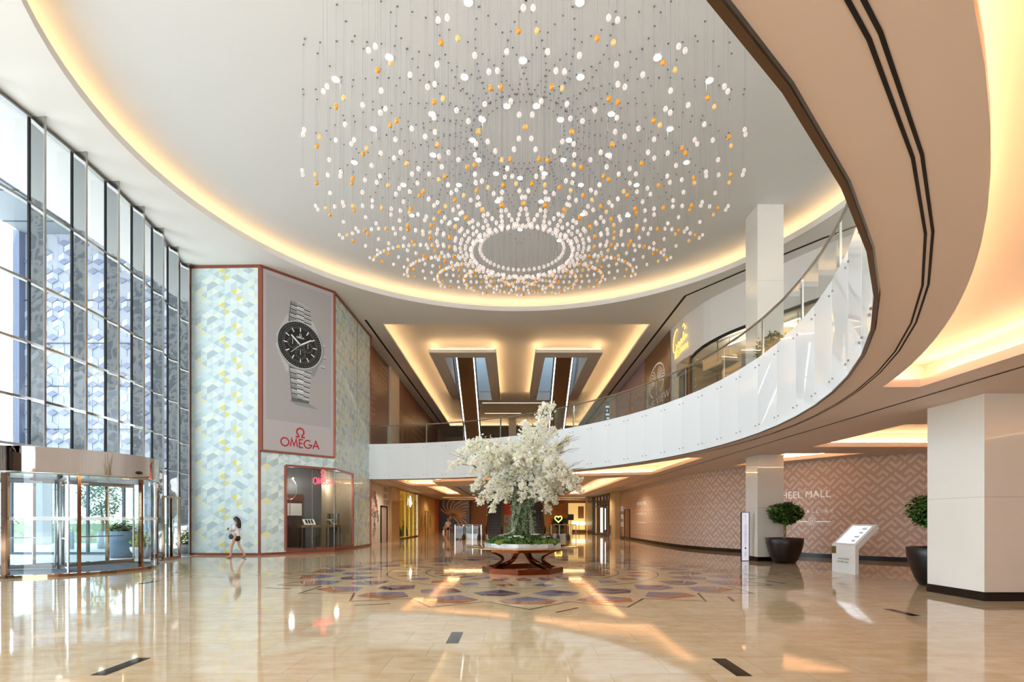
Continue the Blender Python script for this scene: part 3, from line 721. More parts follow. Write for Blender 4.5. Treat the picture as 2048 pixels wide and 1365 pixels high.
def link_rows(z0, z1, w0, w1, n):
    for r in range(n):
        t0, t1 = r/n, (r+1)/n
        for c, (a, e) in enumerate(((-.5,-.17),(-.165,.165),(.17,.5))):
            za = z0+(z1-z0)*t0 + (.05 if c == 1 else 0); zb_ = z0+(z1-z0)*t1 + (.05 if c == 1 else 0); wa = w0+(w1-w0)*t0; wb = w0+(w1-w0)*t1
            tz = -.10
            pol(b, [(wx+a*wa, za+a*tz), (wx+e*wa, za+e*tz), (wx+e*wb, zb_+e*tz), (wx+a*wb, zb_+a*tz)], .057, (1,0,1)[c] if r % 2 else (2,1,1)[c])
            zs = za + (zb_-za)*.04; pol(b, [(wx+a*wa, zs+a*tz), (wx+e*wa, zs+e*tz), (wx+e*wa, zs+.05+e*tz), (wx+a*wa, zs+.05+a*tz)], .058, 4)
            pol(b, [(wx+a*wa, zs+.1+a*tz), (wx+e*wa, zs+.1+e*tz), (wx+e*wa, zs+.12+e*tz), (wx+a*wa, zs+.12+a*tz)], .058, 3)
        pol(b, [(wx-.5*wa-.0, z0+(z1-z0)*t0),(wx-.46*wa, z0+(z1-z0)*t0),(wx-.46*wb, z0+(z1-z0)*t1),(wx-.5*wb, z0+(z1-z0)*t1)], .0585, 3)
link_rows(10.45, 11.42, 1.12, .92, 5); link_rows(6.98, 8.6, .82, 1.08, 7)
rect(b, wx-.42, wx+.42, 6.92, 7.05, .0595, 3)
for sx in (-1, 1):                                             # lugs
    pol(b, [(wx+sx*.5,10.75),(wx+sx*.62,10.8),(wx+sx*1.12,9.75),(wx+sx*.8,9.6)][::sx], .0575, 1)
    pol(b, [(wx+sx*.5,8.28),(wx+sx*.66,8.2),(wx+sx*1.16,9.35),(wx+sx*.8,9.5)][::-sx], .0575, 2 if sx > 0 else 1)
for y, w_ in ((.22,.16),(-.32,.2),(-.78,.16)): pol(b, [(wx+.95,wz+y-.09),(wx+1.06+w_,wz+y-.09),(wx+1.06+w_,wz+y+.09),(wx+.95,wz+y+.09)], .0572, 1); rect(b, wx+.98, wx+1.06+w_, wz+y-.06, wz+y-.03, .0578, 4)
def disc(r, n, mi, cx=None, cz=None, k=48): pol(b, [((wx if cx is None else cx)+r*cos(2*PI*i/k), (wz if cz is None else cz)+r*sin(2*PI*i/k)) for i in range(k)], n, mi)
disc(1.12, .059, 2, wx+.05, wz-.06); disc(1.09, .060, 1); disc(1.04, .061, 5)
for i in range(60):
    a = 2*PI*i/60; T_ = T2(.062); stroke2d(b, [(wx+.93*cos(a),wz+.93*sin(a)),(wx+(.99 if i % 5 else .96)*cos(a),wz+(.99 if i % 5 else .96)*sin(a))], .018, T_, 2)
disc(.86, .063, 3); disc(.84, .064, 6)
for i in range(60):
    a = 2*PI*i/60; T_ = T2(.065); r0 = .74 if i % 5 else .6; stroke2d(b, [(wx+r0*cos(a),wz+r0*sin(a)),(wx+.8*cos(a),wz+.8*sin(a))], .012 if i % 5 else .045, T_, 1 if i % 5 else 7)
for cx, cz in ((-.37,.02),(.36,-.04),(0,-.4)):
    disc(.25, .066, 3, wx+cx, wz+cz, 28); disc(.235, .067, 5, wx+cx, wz+cz, 28)
    for i in range(12): a = PI*i/6; stroke2d(b, [(wx+cx+.18*cos(a),wz+cz+.18*sin(a)),(wx+cx+.22*cos(a),wz+cz+.22*sin(a))], .015, T2(.068), 1)
    stroke2d(b, [(wx+cx,wz+cz-.05),(wx+cx,wz+cz+.17)], .02, T2(.069), 7)
for q, w_ in (((-.43,.37),.07),((.52,.34),.06),((-.45,-.42),.022)):
    stroke2d(b, [(wx,wz),(wx+q[0],wz+q[1])], w_, T2(.070), 7)
disc(.06, .071, 1, k=16)
for st in sign_strokes('OMEGA', .07)[0]: stroke2d(b, [(wx+x, wz+.3+y) for x, y in st], .014, T2(.066), 7)
for st in sign_strokes('Ω', .11)[0]: stroke2d(b, [(wx+x, wz+.4+y) for x, y in st], .018, T2(.066), 7)
b.build('printed_watch', G, parent=bo_)
b = MB(); RED = pm('logo_red', 'b3242f', .45)
for st in sign_strokes('OMEGA', .36, .14)[0]: stroke2d(b, [(wx+x, 4.86+y) for x, y in st], .062, T2(.06))
for st in sign_strokes('Ω', .40)[0]: stroke2d(b, [(wx+x, 5.33+y) for x, y in st], .075, T2(.06))
b.build('printed_logo', RED, parent=bo_)

# ---- display window of the watch shop ------------------------------------------------------
win2 = bpy.data.objects.new('window_2', None); COL.objects.link(win2); win2.location = P(US, 0, 0, 2); ORG['window_2'] = Vector(win2.location); win2['kind'] = 'structure'; win2['label'] = 'copper framed shop display window wrapping a corner of the patterned store front'
b = MB(); z0, z1 = WZ0, WZ1
for p, q in ((P(US,z0,.03,2),P(US,z1,.03,2)), (P(US,z0,.03,2),P(L2,z0,.03,2)), (P(US,z1,.03,2),P(L2,z1,.03,2)), (P(0,z0,.03,3),P(SE,z0,.03,3)), (P(0,z1,.03,3),P(SE,z1,.03,3)), (P(SE,z0,.03,3),P(SE,z1,.03,3))): b.bar(p, q, .1, .1)
b.build('window_frame', COPPER, parent=win2)
b = MB(); b.poly([P(US,z0,0,2),P(L2,z0,0,2),P(L2,z1,0,2),P(US,z1,0,2)]); b.poly([P(0,z0,0,3),P(SE,z0,0,3),P(SE,z1,0,3),P(0,z1,0,3)]); b.build('glass_pane', GLASSS, parent=win2)
b = MB(); b.bar(P(L2*.68,z0,.0,2), P(L2*.68,z1,.0,2), .012); b.bar(P(L2,z0,.0,2), P(L2,z1,.0,2), .02); b.build('glass_joint', STEEL, parent=win2)
BEI = pm('shop_wall_beige', 'dccbb0', .5); DKB = pm('shop_wall_blue_grey', '2b405e', .35)
b = MB(); IN = -2.3
A_, B_, C_ = P(US-.6,0,IN,2), P(L2*.62,0,IN,2), Vector((-11.2,27.3,0)); E_ = Vector((-9.65,26.6,0)); F_ = Vector((-9.6,28.6,0)); G_ = P(SE+.3,0,-.02,3)
def wq(p, q, mi): b.poly([(p[0],p[1],z0),(q[0],q[1],z0),(q[0],q[1],z1+.1),(p[0],p[1],z1+.1)], mi)
wq(P(US-.05,0,-.02,2), A_, 1); wq(A_, B_, 1); wq(B_, E_, 2); wq(E_, F_, 0); wq(F_, G_, 0)
cyc = [P(US-.05,0,-.02,2), P(L2,0,-.02,2), G_, F_, E_, B_, A_]
b.poly([(p[0],p[1],z0) for p in cyc], 3); b.poly([(p[0],p[1],z1+.1) for p in cyc], 1)
b.build('wall_shop_interior', [BEI, DKB, pm('shop_wall_brown', '5d5650', .4), pm('shop_floor', 'b39a7c', .3)], kind='structure')
def pedestal(c, w, dpt, h, ang, label):
    t = thing('display_pedestal', label, 'display stand', (*c, z0))
    a = rad(ang); ax, ay = Vector((cos(a), sin(a), 0)), Vector((-sin(a), cos(a), 0)); C = Vector((*c, z0))
    MB().obox(C+Vector((0,0,h-.06)), ax*w/2, ay*dpt/2, (0,0,.06)).build('table_top', pm('pedestal_tan', 'b98f62', .4), parent=t)
    for sx in (-1,1):
        for sy in (-1,1): MB().obox(C+ax*sx*(w/2-.03)+ay*sy*(dpt/2-.03)+Vector((0,0,h/2-.06)), ax*.02, ay*.02, (0,0,h/2-.06)).build('leg', pm('pedestal_bronze', '8a7150', .3, .8), parent=t)
    MB().obox(C+Vector((0,0,h*.45)), ax*w*.26, ay*dpt*.3, (0,0,h*.45)).build('plinth', pm('plinth_grey', '6d6a68', .3), parent=t)
    return C, ax, ay
def tray_watches(c, ax, ay, w, label):
    t = thing('watch_tray', label, 'display tray', c)
    tl = (ay*.7+Vector((0,0,.7))).normalized()
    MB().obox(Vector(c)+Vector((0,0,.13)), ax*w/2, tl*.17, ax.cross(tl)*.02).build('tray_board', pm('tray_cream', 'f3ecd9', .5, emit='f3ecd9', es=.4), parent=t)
    for k in (-1, 0, 1):
        q = Vector(c)+Vector((0,0,.13))+ax*k*w*.25 - ax.cross(tl)*.0; MB().obox(q, ax*.045, tl*.12, ax.cross(tl)*.035).build('wristwatch', DARKM, parent=t)
C, ax, ay = pedestal((-9.72, 25.15), .95, .5, 1.12, 46, 'wider tan topped display pedestal on thin bronze legs in the shop window')
tray_watches(C+Vector((0,0,1.135)), ax, ay, .55, 'cream tray of dark wristwatches standing open on the wider pedestal')
C, ax, ay = pedestal((-9.1, 26.75), .75, .45, 1.12, 85, 'narrow display pedestal standing against the beige wall of the shop window')
tray_watches(C+Vector((0,0,1.135)), ax, ay, .4, 'cream watch tray standing on the narrow pedestal by the beige wall')
b = MB(); b.obox(C+Vector((0,0,1.41)), ax*.3, ay*.2, (0,0,.28)); b.build('glass_case', glassm('case_glass', 'dfe8e4', 2.2)); tag(bpy.data.objects['glass_case'], 'clear glass case over the watch tray on the narrow pedestal', 'glass case')
# hanging neon sign
NEON = em('neon_red', (1.0, .05, .09), 4.5)
nt_ = thing('neon_sign', 'glowing red neon sign hanging inside the shop display window', 'sign', P(.87*L2, 3.2, -.15, 2))
def neon(b, strokes, cx, z, r, n=-.15):
    for st in strokes: b.tube([P(cx+x, z+y, n, 2) for x, y in st], r, 5)
b = MB(); neon(b, [[(x*.64, y) for x, y in s_] for s_ in sign_strokes('OMEGA', .30, .17)[0]], .86*L2, 3.24, .02); b.build('neon_word', NEON, parent=nt_)
b = MB(); neon(b, [[(x*.8, y) for x, y in s_] for s_ in sign_strokes('Ω', .29)[0]], .86*L2, 3.63, .02); b.build('neon_symbol', NEON, parent=nt_)
b = MB()
for dx in (-.2, .2): b.tube([P(.86*L2+dx, 3.52, -.15, 2), P(.86*L2+dx, z1, -.15, 2)], .006, 4)
b.build('hanging_wire', STEEL, parent=nt_)
# second brown counter, clock-like ring and ceiling spots inside the shop
rg = MB(); cR = P(.50*L2, 3.0, -.9, 2); rg.tube([cR + UX*.33*cos(2*PI*i/24) + UZ*.5*sin(2*PI*i/24) for i in range(24)], .012, 4, True); rg.tube([cR - UZ*.5, P(.50*L2, 1.3, -.9, 2)], .012, 4)
tag(rg.build('wire_ornament', pm('wire_silver', 'c8ccd0', .3, .8), org=cR-UZ*1.7), 'oval silver wire ornament on a thin stem inside the shop window', 'ornament')
for k, s_ in enumerate((.52, .64)):
    o = MB().lathe([(0,0),(.05,0)], P(s_*L2, z1-.3-.1*k, -1.6, 2), 12).ell(P(s_*L2, z1-.32-.1*k, -1.6, 2), .035).build('shop_spotlight', em('shop_spot', (1,.95,.85), 30), org=P(s_*L2, z1-.3, -1.6, 2)); tag(o, ('small bright spotlight above the oval wire ornament in the shop', 'small bright spotlight closer to the neon sign in the shop')[k], 'spotlight')
kb = MB(); q = P(.66*L2, 0, -2.0, 2); kb.obox(q+Vector((0,0,1.5)), UX*.6, BN*.12, (0,0,1.3)); kb.obox(q+Vector((0,0,2.05))+BN*.13, UX*.5, BN*.02, (0,0,.3), 1); kb.obox(q+Vector((0,0,2.6))+BN*.13, UX*.62, BN*.02, (0,0,.12), 2)
tag(kb.build('display_cabinet', [pm('cabinet_brown', '57443a', .4), pm('cabinet_panel', 'd8d0c4', .4, emit='d8d0c4', es=.2), pm('cabinet_red_brown', '6e3d2c', .4)], org=q), 'tall brown display cabinet with pale panel behind the neon sign', 'cabinet')
GLASSB = glassm('balustrade_glass', 'eef4f2', .3)
# ---- columns -------------------------------------------------------------------------
def column(x0, x1, y0, y1, zs, label):
    b = MB()
    for za, zb_ in zs: b.box(x0, x1, y0, y1, za, zb_)
    o = b.build('square_column', MARBLEW, org=((x0+x1)/2, (y0+y1)/2, 0)); tag(o, label, 'column')
    k = MB(); k.box(x0-.012, x1+.012, y0-.012, y1+.012, 0, .17); k.build('black_base', BLACK, parent=o)
    s = MB()
    for z in (1.98, 8.1, 10.4):
        if z < zs[-1][1]: s.box(x0-.002, x1+.002, y0-.002, y1+.002, z, z+.008)
    s.build('cladding_joint', pm('joint_grey', 'b9b0a4', .6), parent=o); return o
column(8.98, 10.33, 9.98, 11.35, [(0, ZS)], 'thick white stone clad column under the balcony beside a clipped tree')
column(9.08, 10.05, 19.42, 20.4, [(0, ZS), (ZF, ZC+.62)], 'slimmer white column rising through the balcony to the round ceiling')

# ---- potted trees ----------------------------------------------------------------------
def leafball(b, c, rx, rz, n, size, rnd, mats=(0,0,1,1,2)):
    for i in range(n):
        while True:
            v = Vector((rnd.uniform(-1,1), rnd.uniform(-1,1), rnd.uniform(-1,1)))
            if .35 < v.length < 1: break
        lump = 1 + .12*sin(5*v.x+2)*sin(4*v.z+v.y*5)
        if v.z < -.4: lump *= .9
        leaf(b, (c[0]+v.x*rx*lump, c[1]+v.y*rx*lump, c[2]+v.z*rz*lump), size*rnd.uniform(.7,1.3), rnd.choice(mats), rnd)
def potted_tree(x, y, z, cr, h0, h1, label, seed, name='potted_tree', pot_h=.9, foot=.35):
    rnd = random.Random(seed); t = thing(name, label, 'potted tree', (x, y, z))
    b = MB().lathe([(0,0),(foot,0),(foot+.09,.15),(.535,.42),(.6,.7),(.615,pot_h-.01),(.60,pot_h),(.55,pot_h),(.53,pot_h-.08),(0,pot_h-.08)], (x,y,z), 40)
    b.build('pot', pm('planter_black_brown', '110b0a', .38), parent=t)
    b = MB().lathe([(0,pot_h-.06),(.53,pot_h-.07)], (x,y,z), 24); b.build('soil', pm('soil', '3b2a1e', .9), parent=t)
    b = MB()
    for k in range(3): b.tube([(x+.04*cos(k*2.1+i*.8), y+.04*sin(k*2.1+i*.8), z+pot_h-.07+(h0+.25-pot_h)*i/8) for i in range(9)], .022, 6)
    b.build('trunk', pm('bark_tan', 'a08a6b', .8), parent=t)
    b = MB(); leafball(b, (x+.03, y, z+(h0+h1)/2), cr, (h1-h0)/2, 3600, .11, rnd); b.build('foliage', GREEN, parent=t, kind='stuff'); return t
potted_tree(9.72, 18.72, 0, .56, 1.36, 2.18, 'round clipped tree in a black pot beside the slim white column', 5)
potted_tree(10.02, 12.35, 0, .60, 1.3, 2.2, 'clipped tree in a black pot half hidden behind the thick white column', 6)
t = thing('balcony_bush', 'round green bush in a pot behind the balcony glass on the upper floor', 'potted bush', (9.15, 18.35, ZF))
MB().lathe([(0,0),(.3,0),(.42,.7),(.38,.7),(0,.62)], (9.15, 18.35, ZF), 24).build('pot', pm('planter_black_brown', '110b0a', .38), parent=t)
b = MB(); leafball(b, (9.15, 18.35, ZF+1.35), .6, .75, 2200, .12, random.Random(9)); b.build('foliage', GREEN, parent=t, kind='stuff')

# ---- kiosk and directory totem ------------------------------------------------------------
kx, ky0, ky1 = 9.63, 14.73, 15.8
t = thing('information_kiosk', 'white slanted information kiosk with a bright tilted touch screen', 'kiosk', (kx, (ky0+ky1)/2, 0))
KW = pm('kiosk_white', 'f2eeea', .35, coat=.3)
b = MB(); pr = [(kx,0),(kx+.1,0),(kx+.1,.72),(kx+.68,1.30),(kx+.60,1.41),(kx,.81)]
b.add([(x,ky0,z) for x,z in pr]+[(x,ky1,z) for x,z in pr], [list(range(6)), list(range(6,12))[::-1]]+[(i+1 if i<5 else 0, i, 6+i, 6+(i+1)%6) for i in range(6)]); b.build('body', KW, parent=t)
sd = Vector((.6,0,.6)).normalized(); sn = Vector((-.7071,0,.7071)); so_ = Vector((kx,0,.81))
def kq(b, a0, a1, y0, y1, n, mi=0): b.poly([so_+sd*a0+sn*n+Vector((0,y1,0)), so_+sd*a0+sn*n+Vector((0,y0,0)), so_+sd*a1+sn*n+Vector((0,y0,0)), so_+sd*a1+sn*n+Vector((0,y1,0))], mi)
b = MB(); kq(b, .08, .78, ky0+.12, ky1-.12, .004); scr = b.build('screen', em('screen_white', (.93,.95,1.0), 1.5), parent=t)
b = MB()
for k in range(4): kq(b, .16+.16*k, .2+.16*k, ky0+.2, ky0+.36+.04*(k % 2), .007); kq(b, .22+.16*k, .235+.16*k, ky0+.2, ky0+.42, .007)
b.build('screen_text', pm('screen_text_grey', '8b93a8', .5), parent=scr)
b = MB(); b.box(kx-.02, kx, ky1-.2, ky1-.02, .55, .76); b.build('card_reader', pm('reader_brass', '8a7a55', .3, .7), parent=t)
b = MB(); b.mesh(text_mesh('NAKHEEL MALL'), frame((kx-.004, 15.28, .30), (0,-1,0), (0,0,1)) @ Matrix.Scale(.075, 4))
rs = random.Random(4)
for k in range(9): yy = 15.5-.055*k; stroke2d(b, [(0,.02),(.02,0),(.05,.0),(.05,.03+.03*rs.random())], .009, frame((kx-.004, yy, .40), (0,-1,0), (0,0,1)))
b.build('printed_lettering', pm('lettering_dark', '5a4a48', .5), parent=t)
t = thing('directory_totem', 'slim upright white lit directory sign standing by the slim column', 'sign', (8.75, 19.68, 0))
TM = frame((8.61, 19.66, 0), (1,.12,0), (0,0,1))
b = MB(); b.obox(TM @ Vector((.145,.915,-.035)), TM.to_3x3() @ Vector((.155,0,0)), TM.to_3x3() @ Vector((0,0,.035)), (0,0,.915)); b.build('casing', pm('totem_navy', '2b2a4a', .3), parent=t)
b = MB(); b.add([TM @ Vector(p) for p in ((.0,.02,.003),(.27,.02,.003),(.27,1.81,.003),(.0,1.81,.003))], [(0,1,2,3)]); sc_ = b.build('lit_face', pm('totem_face', 'f1f0fa', .4, emit='eef0ff', es=.55), parent=t)
b = MB()
def icon(z, kind):
    T_ = TM @ Matrix.Translation((.14, z, .006))
    if kind == 0: stroke2d(b, [(0,-.09),(0,.09)], .012, T_); stroke2d(b, [(-.02,.05),(0,.09),(.02,.05)], .01, T_)
    elif kind == 3: b.add([T_ @ Vector(p) for p in ((-.045,.03,0),(0,-.06,0),(.045,.03,0))], [(0,1,2)], 1)
    else:
        for yy in (.06, 0, -.06): stroke2d(b, [(-.05,yy),(-.02,yy+.03),(.01,yy-.02),(.05,yy+.02)], .012, T_)
for z, k in ((1.63,0),(1.28,1),(1.06,1),(.93,1),(.72,1),(.48,3),(.25,1)): icon(z, k)
b.build('icon', [pm('icon_grey', 'a9abc2', .5), pm('icon_dark', '4a4a58', .5)], parent=sc_)

# ---- balcony balustrade -----------------------------------------------------------------
bt = thing('glass_balustrade', 'curved frameless glass balustrade with steel handrail along the balcony edge', 'balustrade', (BA(0)[0], BA(0)[1], 6.04))
def inset(a, d=.08): return BA(a, BR+d)
hr = MB()
hr.tube([(*inset(a, .14), 7.14) for a in ANG], .034, 8)
hr.build('handrail', STEEL, parent=bt)
for a, a2 in zip(ANG, ANG[1:]):
    p, q = inset(a), inset(a2); b = MB(); b.poly([(*p,6.0),(*q,6.0),(*q,7.06),(*p,7.06)]); b.build('glass_panel', GLASSB, parent=bt)
for i, a in enumerate(ANG):
    if i % 2 == 0:
        p, p2 = inset(a, .14), inset(a, .08); b = MB(); tg = Vector((-sin(rad(a)), cos(rad(a)), 0)); rd = Vector((cos(rad(a)), sin(rad(a)), 0))
        b.obox((p[0],p[1],6.55), tg*.035, rd*.02, (0,0,.56))
        for z in (6.3, 6.9): b.tube([(p2[0],p2[1],z), (p[0],p[1],z)], .014, 6)
        b.build('post', STEEL, parent=bt)

# ---- upper right shop front -------------------------------------------------------------
UMAP, US_ = wall_map(WALL)
def uq(b, s0, s1, z0, z1, n=0, mi=0):
    cuts = [s0] + [s for s in US_ if s0+1e-3 < s < s1-1e-3] + [s1]
    for a, c in zip(cuts, cuts[1:]): b.poly([UMAP(a+1e-4,z0,n), UMAP(c-1e-4,z0,n), UMAP(c-1e-4,z1,n), UMAP(a+1e-4,z1,n)], mi)
sC = 70-30.45; sA = s_at(1383); sB = s_at(1640) + .6; sEnd = US_[-1]
b = MB(); uq(b, 0, sA-2.6, ZF, ZC); uq(b, sA-2.6, sA, 10.3, ZC)
# curved head of the shop opening
N_ = 14
def head(t): return 10.12 + .36*min(1, t*3)**.6
for i in range(N_):
    s0, s1 = sA+(sB-sA)*i/N_, sA+(sB-sA)*(i+1)/N_; za, zb_ = head(i/N_), head((i+1)/N_)
    b.poly([UMAP(s0,za,0), UMAP(s1,zb_,0), UMAP(s1,ZC,0), UMAP(s0,ZC,0)])
uq(b, sB, sEnd, ZF, ZC)
wu = b.build('wall_right_upper', UPW, kind='structure')
fr_ = MB(); pts = [UMAP(sA,ZF,.04)] + [UMAP(sA+(sB-sA)*i/N_, head(i/N_), .04) for i in range(N_+1)]
for p, q in zip(pts, pts[1:]): fr_.bar(p, q, .1, .12)
fr_.build('shop_window_frame', DARKM, parent=wu)
gp = MB()
for i in range(N_):
    s0, s1 = sA+(sB-sA)*i/N_, sA+(sB-sA)*(i+1)/N_; gp.poly([UMAP(s0,ZF,-.02), UMAP(s1,ZF,-.02), UMAP(s1,head((i+1)/N_),-.02), UMAP(s0,head(i/N_),-.02)])
gp.build('shop_window_glass', GLASSS, parent=wu)
ml = MB()
for s in (sA+2.1, sA+4.6, sA+7.2): ml.bar(UMAP(s,ZF,.0), UMAP(s,10.4,.0), .05)
ml.build('shop_window_mullion', pm('mullion_brown', '6d5a4c', .4, .5), parent=wu)
rm = MB(); A1, B1 = UMAP(sA-2.6,ZF,0), UMAP(sB,ZF,0); off = Vector((4.5, 3.0, 0)); H_ = 10.75
for p, q in ((A1, A1+off), (A1+off, B1+off), (B1+off, B1)): rm.poly([p, q, q+Vector((0,0,H_-ZF)), p+Vector((0,0,H_-ZF))])
rm.poly([A1, B1, B1+off, A1+off], 1); rm.poly([v+Vector((0,0,H_-ZF)) for v in (A1, B1, B1+off, A1+off)], 2)
rm.build('wall_upper_shop', [pm('upper_shop_wall', 'a79a86', .4), pm('upper_shop_floor', '8f826f', .3), pm('upper_shop_ceiling', 'c9c2b4', .5)], kind='structure')
for k in range(3):
    p = UMAP(sA+1.5+2.3*k, 10.5, -1.3); q = UMAP(sA+3.3+2.3*k, 10.5, -1.3)
    o = MB().bar(p, q, .12, .04).build('strip_light', em('upper_strip', (1,.95,.88), 7), org=(p+q)/2); tag(o, ('white strip light upstairs above the copper edged shop entrance', 'white strip light in the middle of the upstairs shop ceiling', 'white strip light behind the slim column in the upstairs shop')[k], 'strip light', 'strip lights of the upstairs shop')
for k in range(3):
    p = UMAP(sA+1.9+1.9*k, 0, -1.0); b = MB(); b.lathe([(0,9.72),(.32,9.72),(.34,9.78),(0,9.8)], (p.x,p.y,0), 18); b.tube([(p.x,p.y,9.78),(p.x,p.y,10.7)], .015, 5)
    o = b.build('pendant_lamp', pm('pendant_taupe', '7d7263', .4), org=(p.x,p.y,9.72)); tag(o, 'flat round %s pendant lamp inside the upstairs shop window' % ('taupe', 'taupe middle', 'taupe last')[k] if False else ('round flat pendant lamp over the upstairs shop doorway end', 'round flat pendant lamp halfway along the upstairs shop window', 'round flat pendant lamp beside the slim column upstairs')[k], 'lamp')
b = MB(); p = UMAP(sA+4.4, 0, -1.6); b.box(p.x-.4, p.x+.4, p.y-.4, p.y+.4, ZF, 10.4)
o = b.build('lit_shop_pillar', pm('lit_pillar', 'f0e2b8', .5, emit='ffdf9a', es=.7), org=(p.x,p.y,ZF)); tag(o, 'softly lit cream pillar inside the upstairs shop', 'pillar')
# dark entrance beside the shop window
b = MB(); uq(b, sA-2.6, sA-1.9, ZF, 10.3, -.02, 0); uq(b, sA-1.8, sA-.2, ZF, 9.6, -.12, 1); uq(b, sA-1.9, sA-.1, 9.6, 9.8, -.05, 1); uq(b, sA-.3, sA, ZF, 10.3, .02, 2)
b.build('door_1', [UPW, pm('door_dark', '302b28', .2), pm('door_copper', 'a87850', .3, .6)], kind='structure')
# gold script sign
sg = thing('gold_script_sign', 'glowing gold script sign on the white upstairs shop front', 'sign', UMAP(sC+1.3, 11.2, .08))
GOLD = em('gold_neon', (1.0, .62, .12), 3)
def usk(b, pts, s0, z0, sc, r, n=.08): b.tube([UMAP(s0+x*sc, z0+y*sc, n) for x, y in pts], r, 5)
b = MB(); sx, sz = sC+.45, 10.9
usk(b, [(.75,1.35),(.45,1.3),(.2,1.0),(.08,.6),(.12,.2),(.35,.05),(.6,.15),(.68,.4),(.5,.5)], sx, sz, .95, .024)
usk(b, [(.75,.25),(.85,.5),(1.0,.55),(1.05,.35),(.95,.2),(.82,.3),(.95,.2),(1.2,.35),(1.3,.6),(1.35,.35),(1.42,.3),(1.55,.65),(1.6,.9),(1.55,.5),(1.65,.4),(1.8,.7),(1.85,.5),(2.0,.6)], sx, sz, .95, .02)
usk(b, [(1.5,1.2),(1.62,1.35),(1.75,1.2),(1.7,1.0),(1.85,1.1)], sx, sz, .95, .02)
b.build('script_word', GOLD, parent=sg)
b = MB(); xs = .35
for L_ in ([(0,0),(0,.3),(.15,.28),(.12,.15),(0,.15),(.17,0)], [(.18,.3),(0,.3),(0,0),(.18,0)], [(.16,.28),(.02,.28),(.02,.16),(.15,.14),(.15,0),(0,0)], [(0,.3),(.2,.3),(.1,.3),(.1,0)], [(0,0),(.1,.3),(.2,0)], [(0,.3),(0,.02),(.15,.02),(.15,.3)], [(0,0),(0,.3),(.18,0),(.18,.3)]):
    usk(b, [(x+xs, y-.35+xs*.12) for x, y in L_], sx, sz, .95, .014); xs += .25
b.build('small_lettering', GOLD, parent=sg)
# brown palm panel and sunset mural on the upper wall
sp0, sp1 = 70-36.4, 70-30.5
b = MB(); uq(b, sp0, sp1, ZF, ZC-.02, .03); pn = tag(b.build('palm_sign_board', pm('panel_brown_gloss', '7d5638', .22, noise=(.5, .4, '8f6644')), org=UMAP((sp0+sp1)/2, ZF, .03)), 'dark brown upper wall panel with a round white palm emblem', 'wall panel')
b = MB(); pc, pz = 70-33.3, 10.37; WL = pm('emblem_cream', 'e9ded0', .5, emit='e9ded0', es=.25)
def us2(pts, w, n=.045):
    L_ = []; 
    for i in range(len(pts)-1):
        p, q = Vector(pts[i]), Vector(pts[i+1]); d_ = (q-p).normalized(); nn = Vector((-d_.y, d_.x))*w/2
        b.poly([UMAP(*(p-nn), n), UMAP(*(q-nn), n), UMAP(*(q+nn), n), UMAP(*(p+nn), n)])
us2([(pc+1.75*cos(rad(a)), pz+1.0*sin(rad(a))) for a in range(-60, 245, 8)], .11)
for k in range(8):
    for sx_ in (-1, 1):
        a0 = rad(90 - sx_*(12+13*k)); pt = []
        for i in range(7): r = .35+.85*i/6; aa = a0 - sx_*.25*(i/6)**2; pt.append((pc+1.4*r*cos(aa), pz-.15+.82*r*sin(aa)))
        if k < 7: us2(pt, .08)
us2([(pc, pz-.95), (pc, pz+.1)], .1)
b.build('palm_emblem', WL, parent=pn)
b = MB()
me = text_mesh('THE VIEW', sp=1.15); b.add([UMAP(pc+.1 + v.co.x*1.05, 8.78+v.co.y*.68, .045) for v in me.vertices], [list(p.vertices) for p in me.polygons]); b.build('panel_lettering', WL, parent=pn)
def grad_mat(name, stops, axis=2):
    m = bpy.data.materials.new(name); m.use_nodes = True; nt = m.node_tree; bb = nt.nodes['Principled BSDF']; bb.inputs['Roughness'].default_value = .35
    tc = nt.nodes.new('ShaderNodeTexCoord'); sx_ = nt.nodes.new('ShaderNodeSeparateXYZ'); cr = nt.nodes.new('ShaderNodeValToRGB')
    nt.links.new(tc.outputs['Generated'], sx_.inputs[0]); nt.links.new(sx_.outputs[axis], cr.inputs[0]); nt.links.new(cr.outputs[0], bb.inputs['Base Color'])
    el = cr.color_ramp.elements
    while len(el) < len(stops): el.new(.5)
    for e, (p_, c_) in zip(el, stops): e.position = p_; e.color = lin(c_)
    return m
b = MB(); uq(b, 70-46.5, sp0-.02, ZF, ZC-.02, .03)
tag(b.build('sunset_mural', grad_mat('sunset_print', [(0,'b06a45'),(.35,'c07c58'),(.6,'b08484'),(1,'8a7a9c')]), org=UMAP(70-41, ZF, .03)), 'purple and orange sunset mural on the upper wall past the palm panel', 'mural')
# upstairs digital sign
t = thing('digital_sign', 'dark upright digital sign standing upstairs behind the balcony glass', 'sign', (5.5, 30.2, ZF))
MB().box(5.3, 5.7, 30.15, 30.25, ZF, 8.3).build('casing', BLACK, parent=t)
b = MB()
for k in range(5): b.box(5.38+.05*(k % 2), 5.5+.09*(k % 3), 30.13, 30.14, 7.1+.22*k, 7.2+.22*k)
b.build('lit_graphic', em('sign_graphic', (.8,.85,1), 1.2), parent=t)

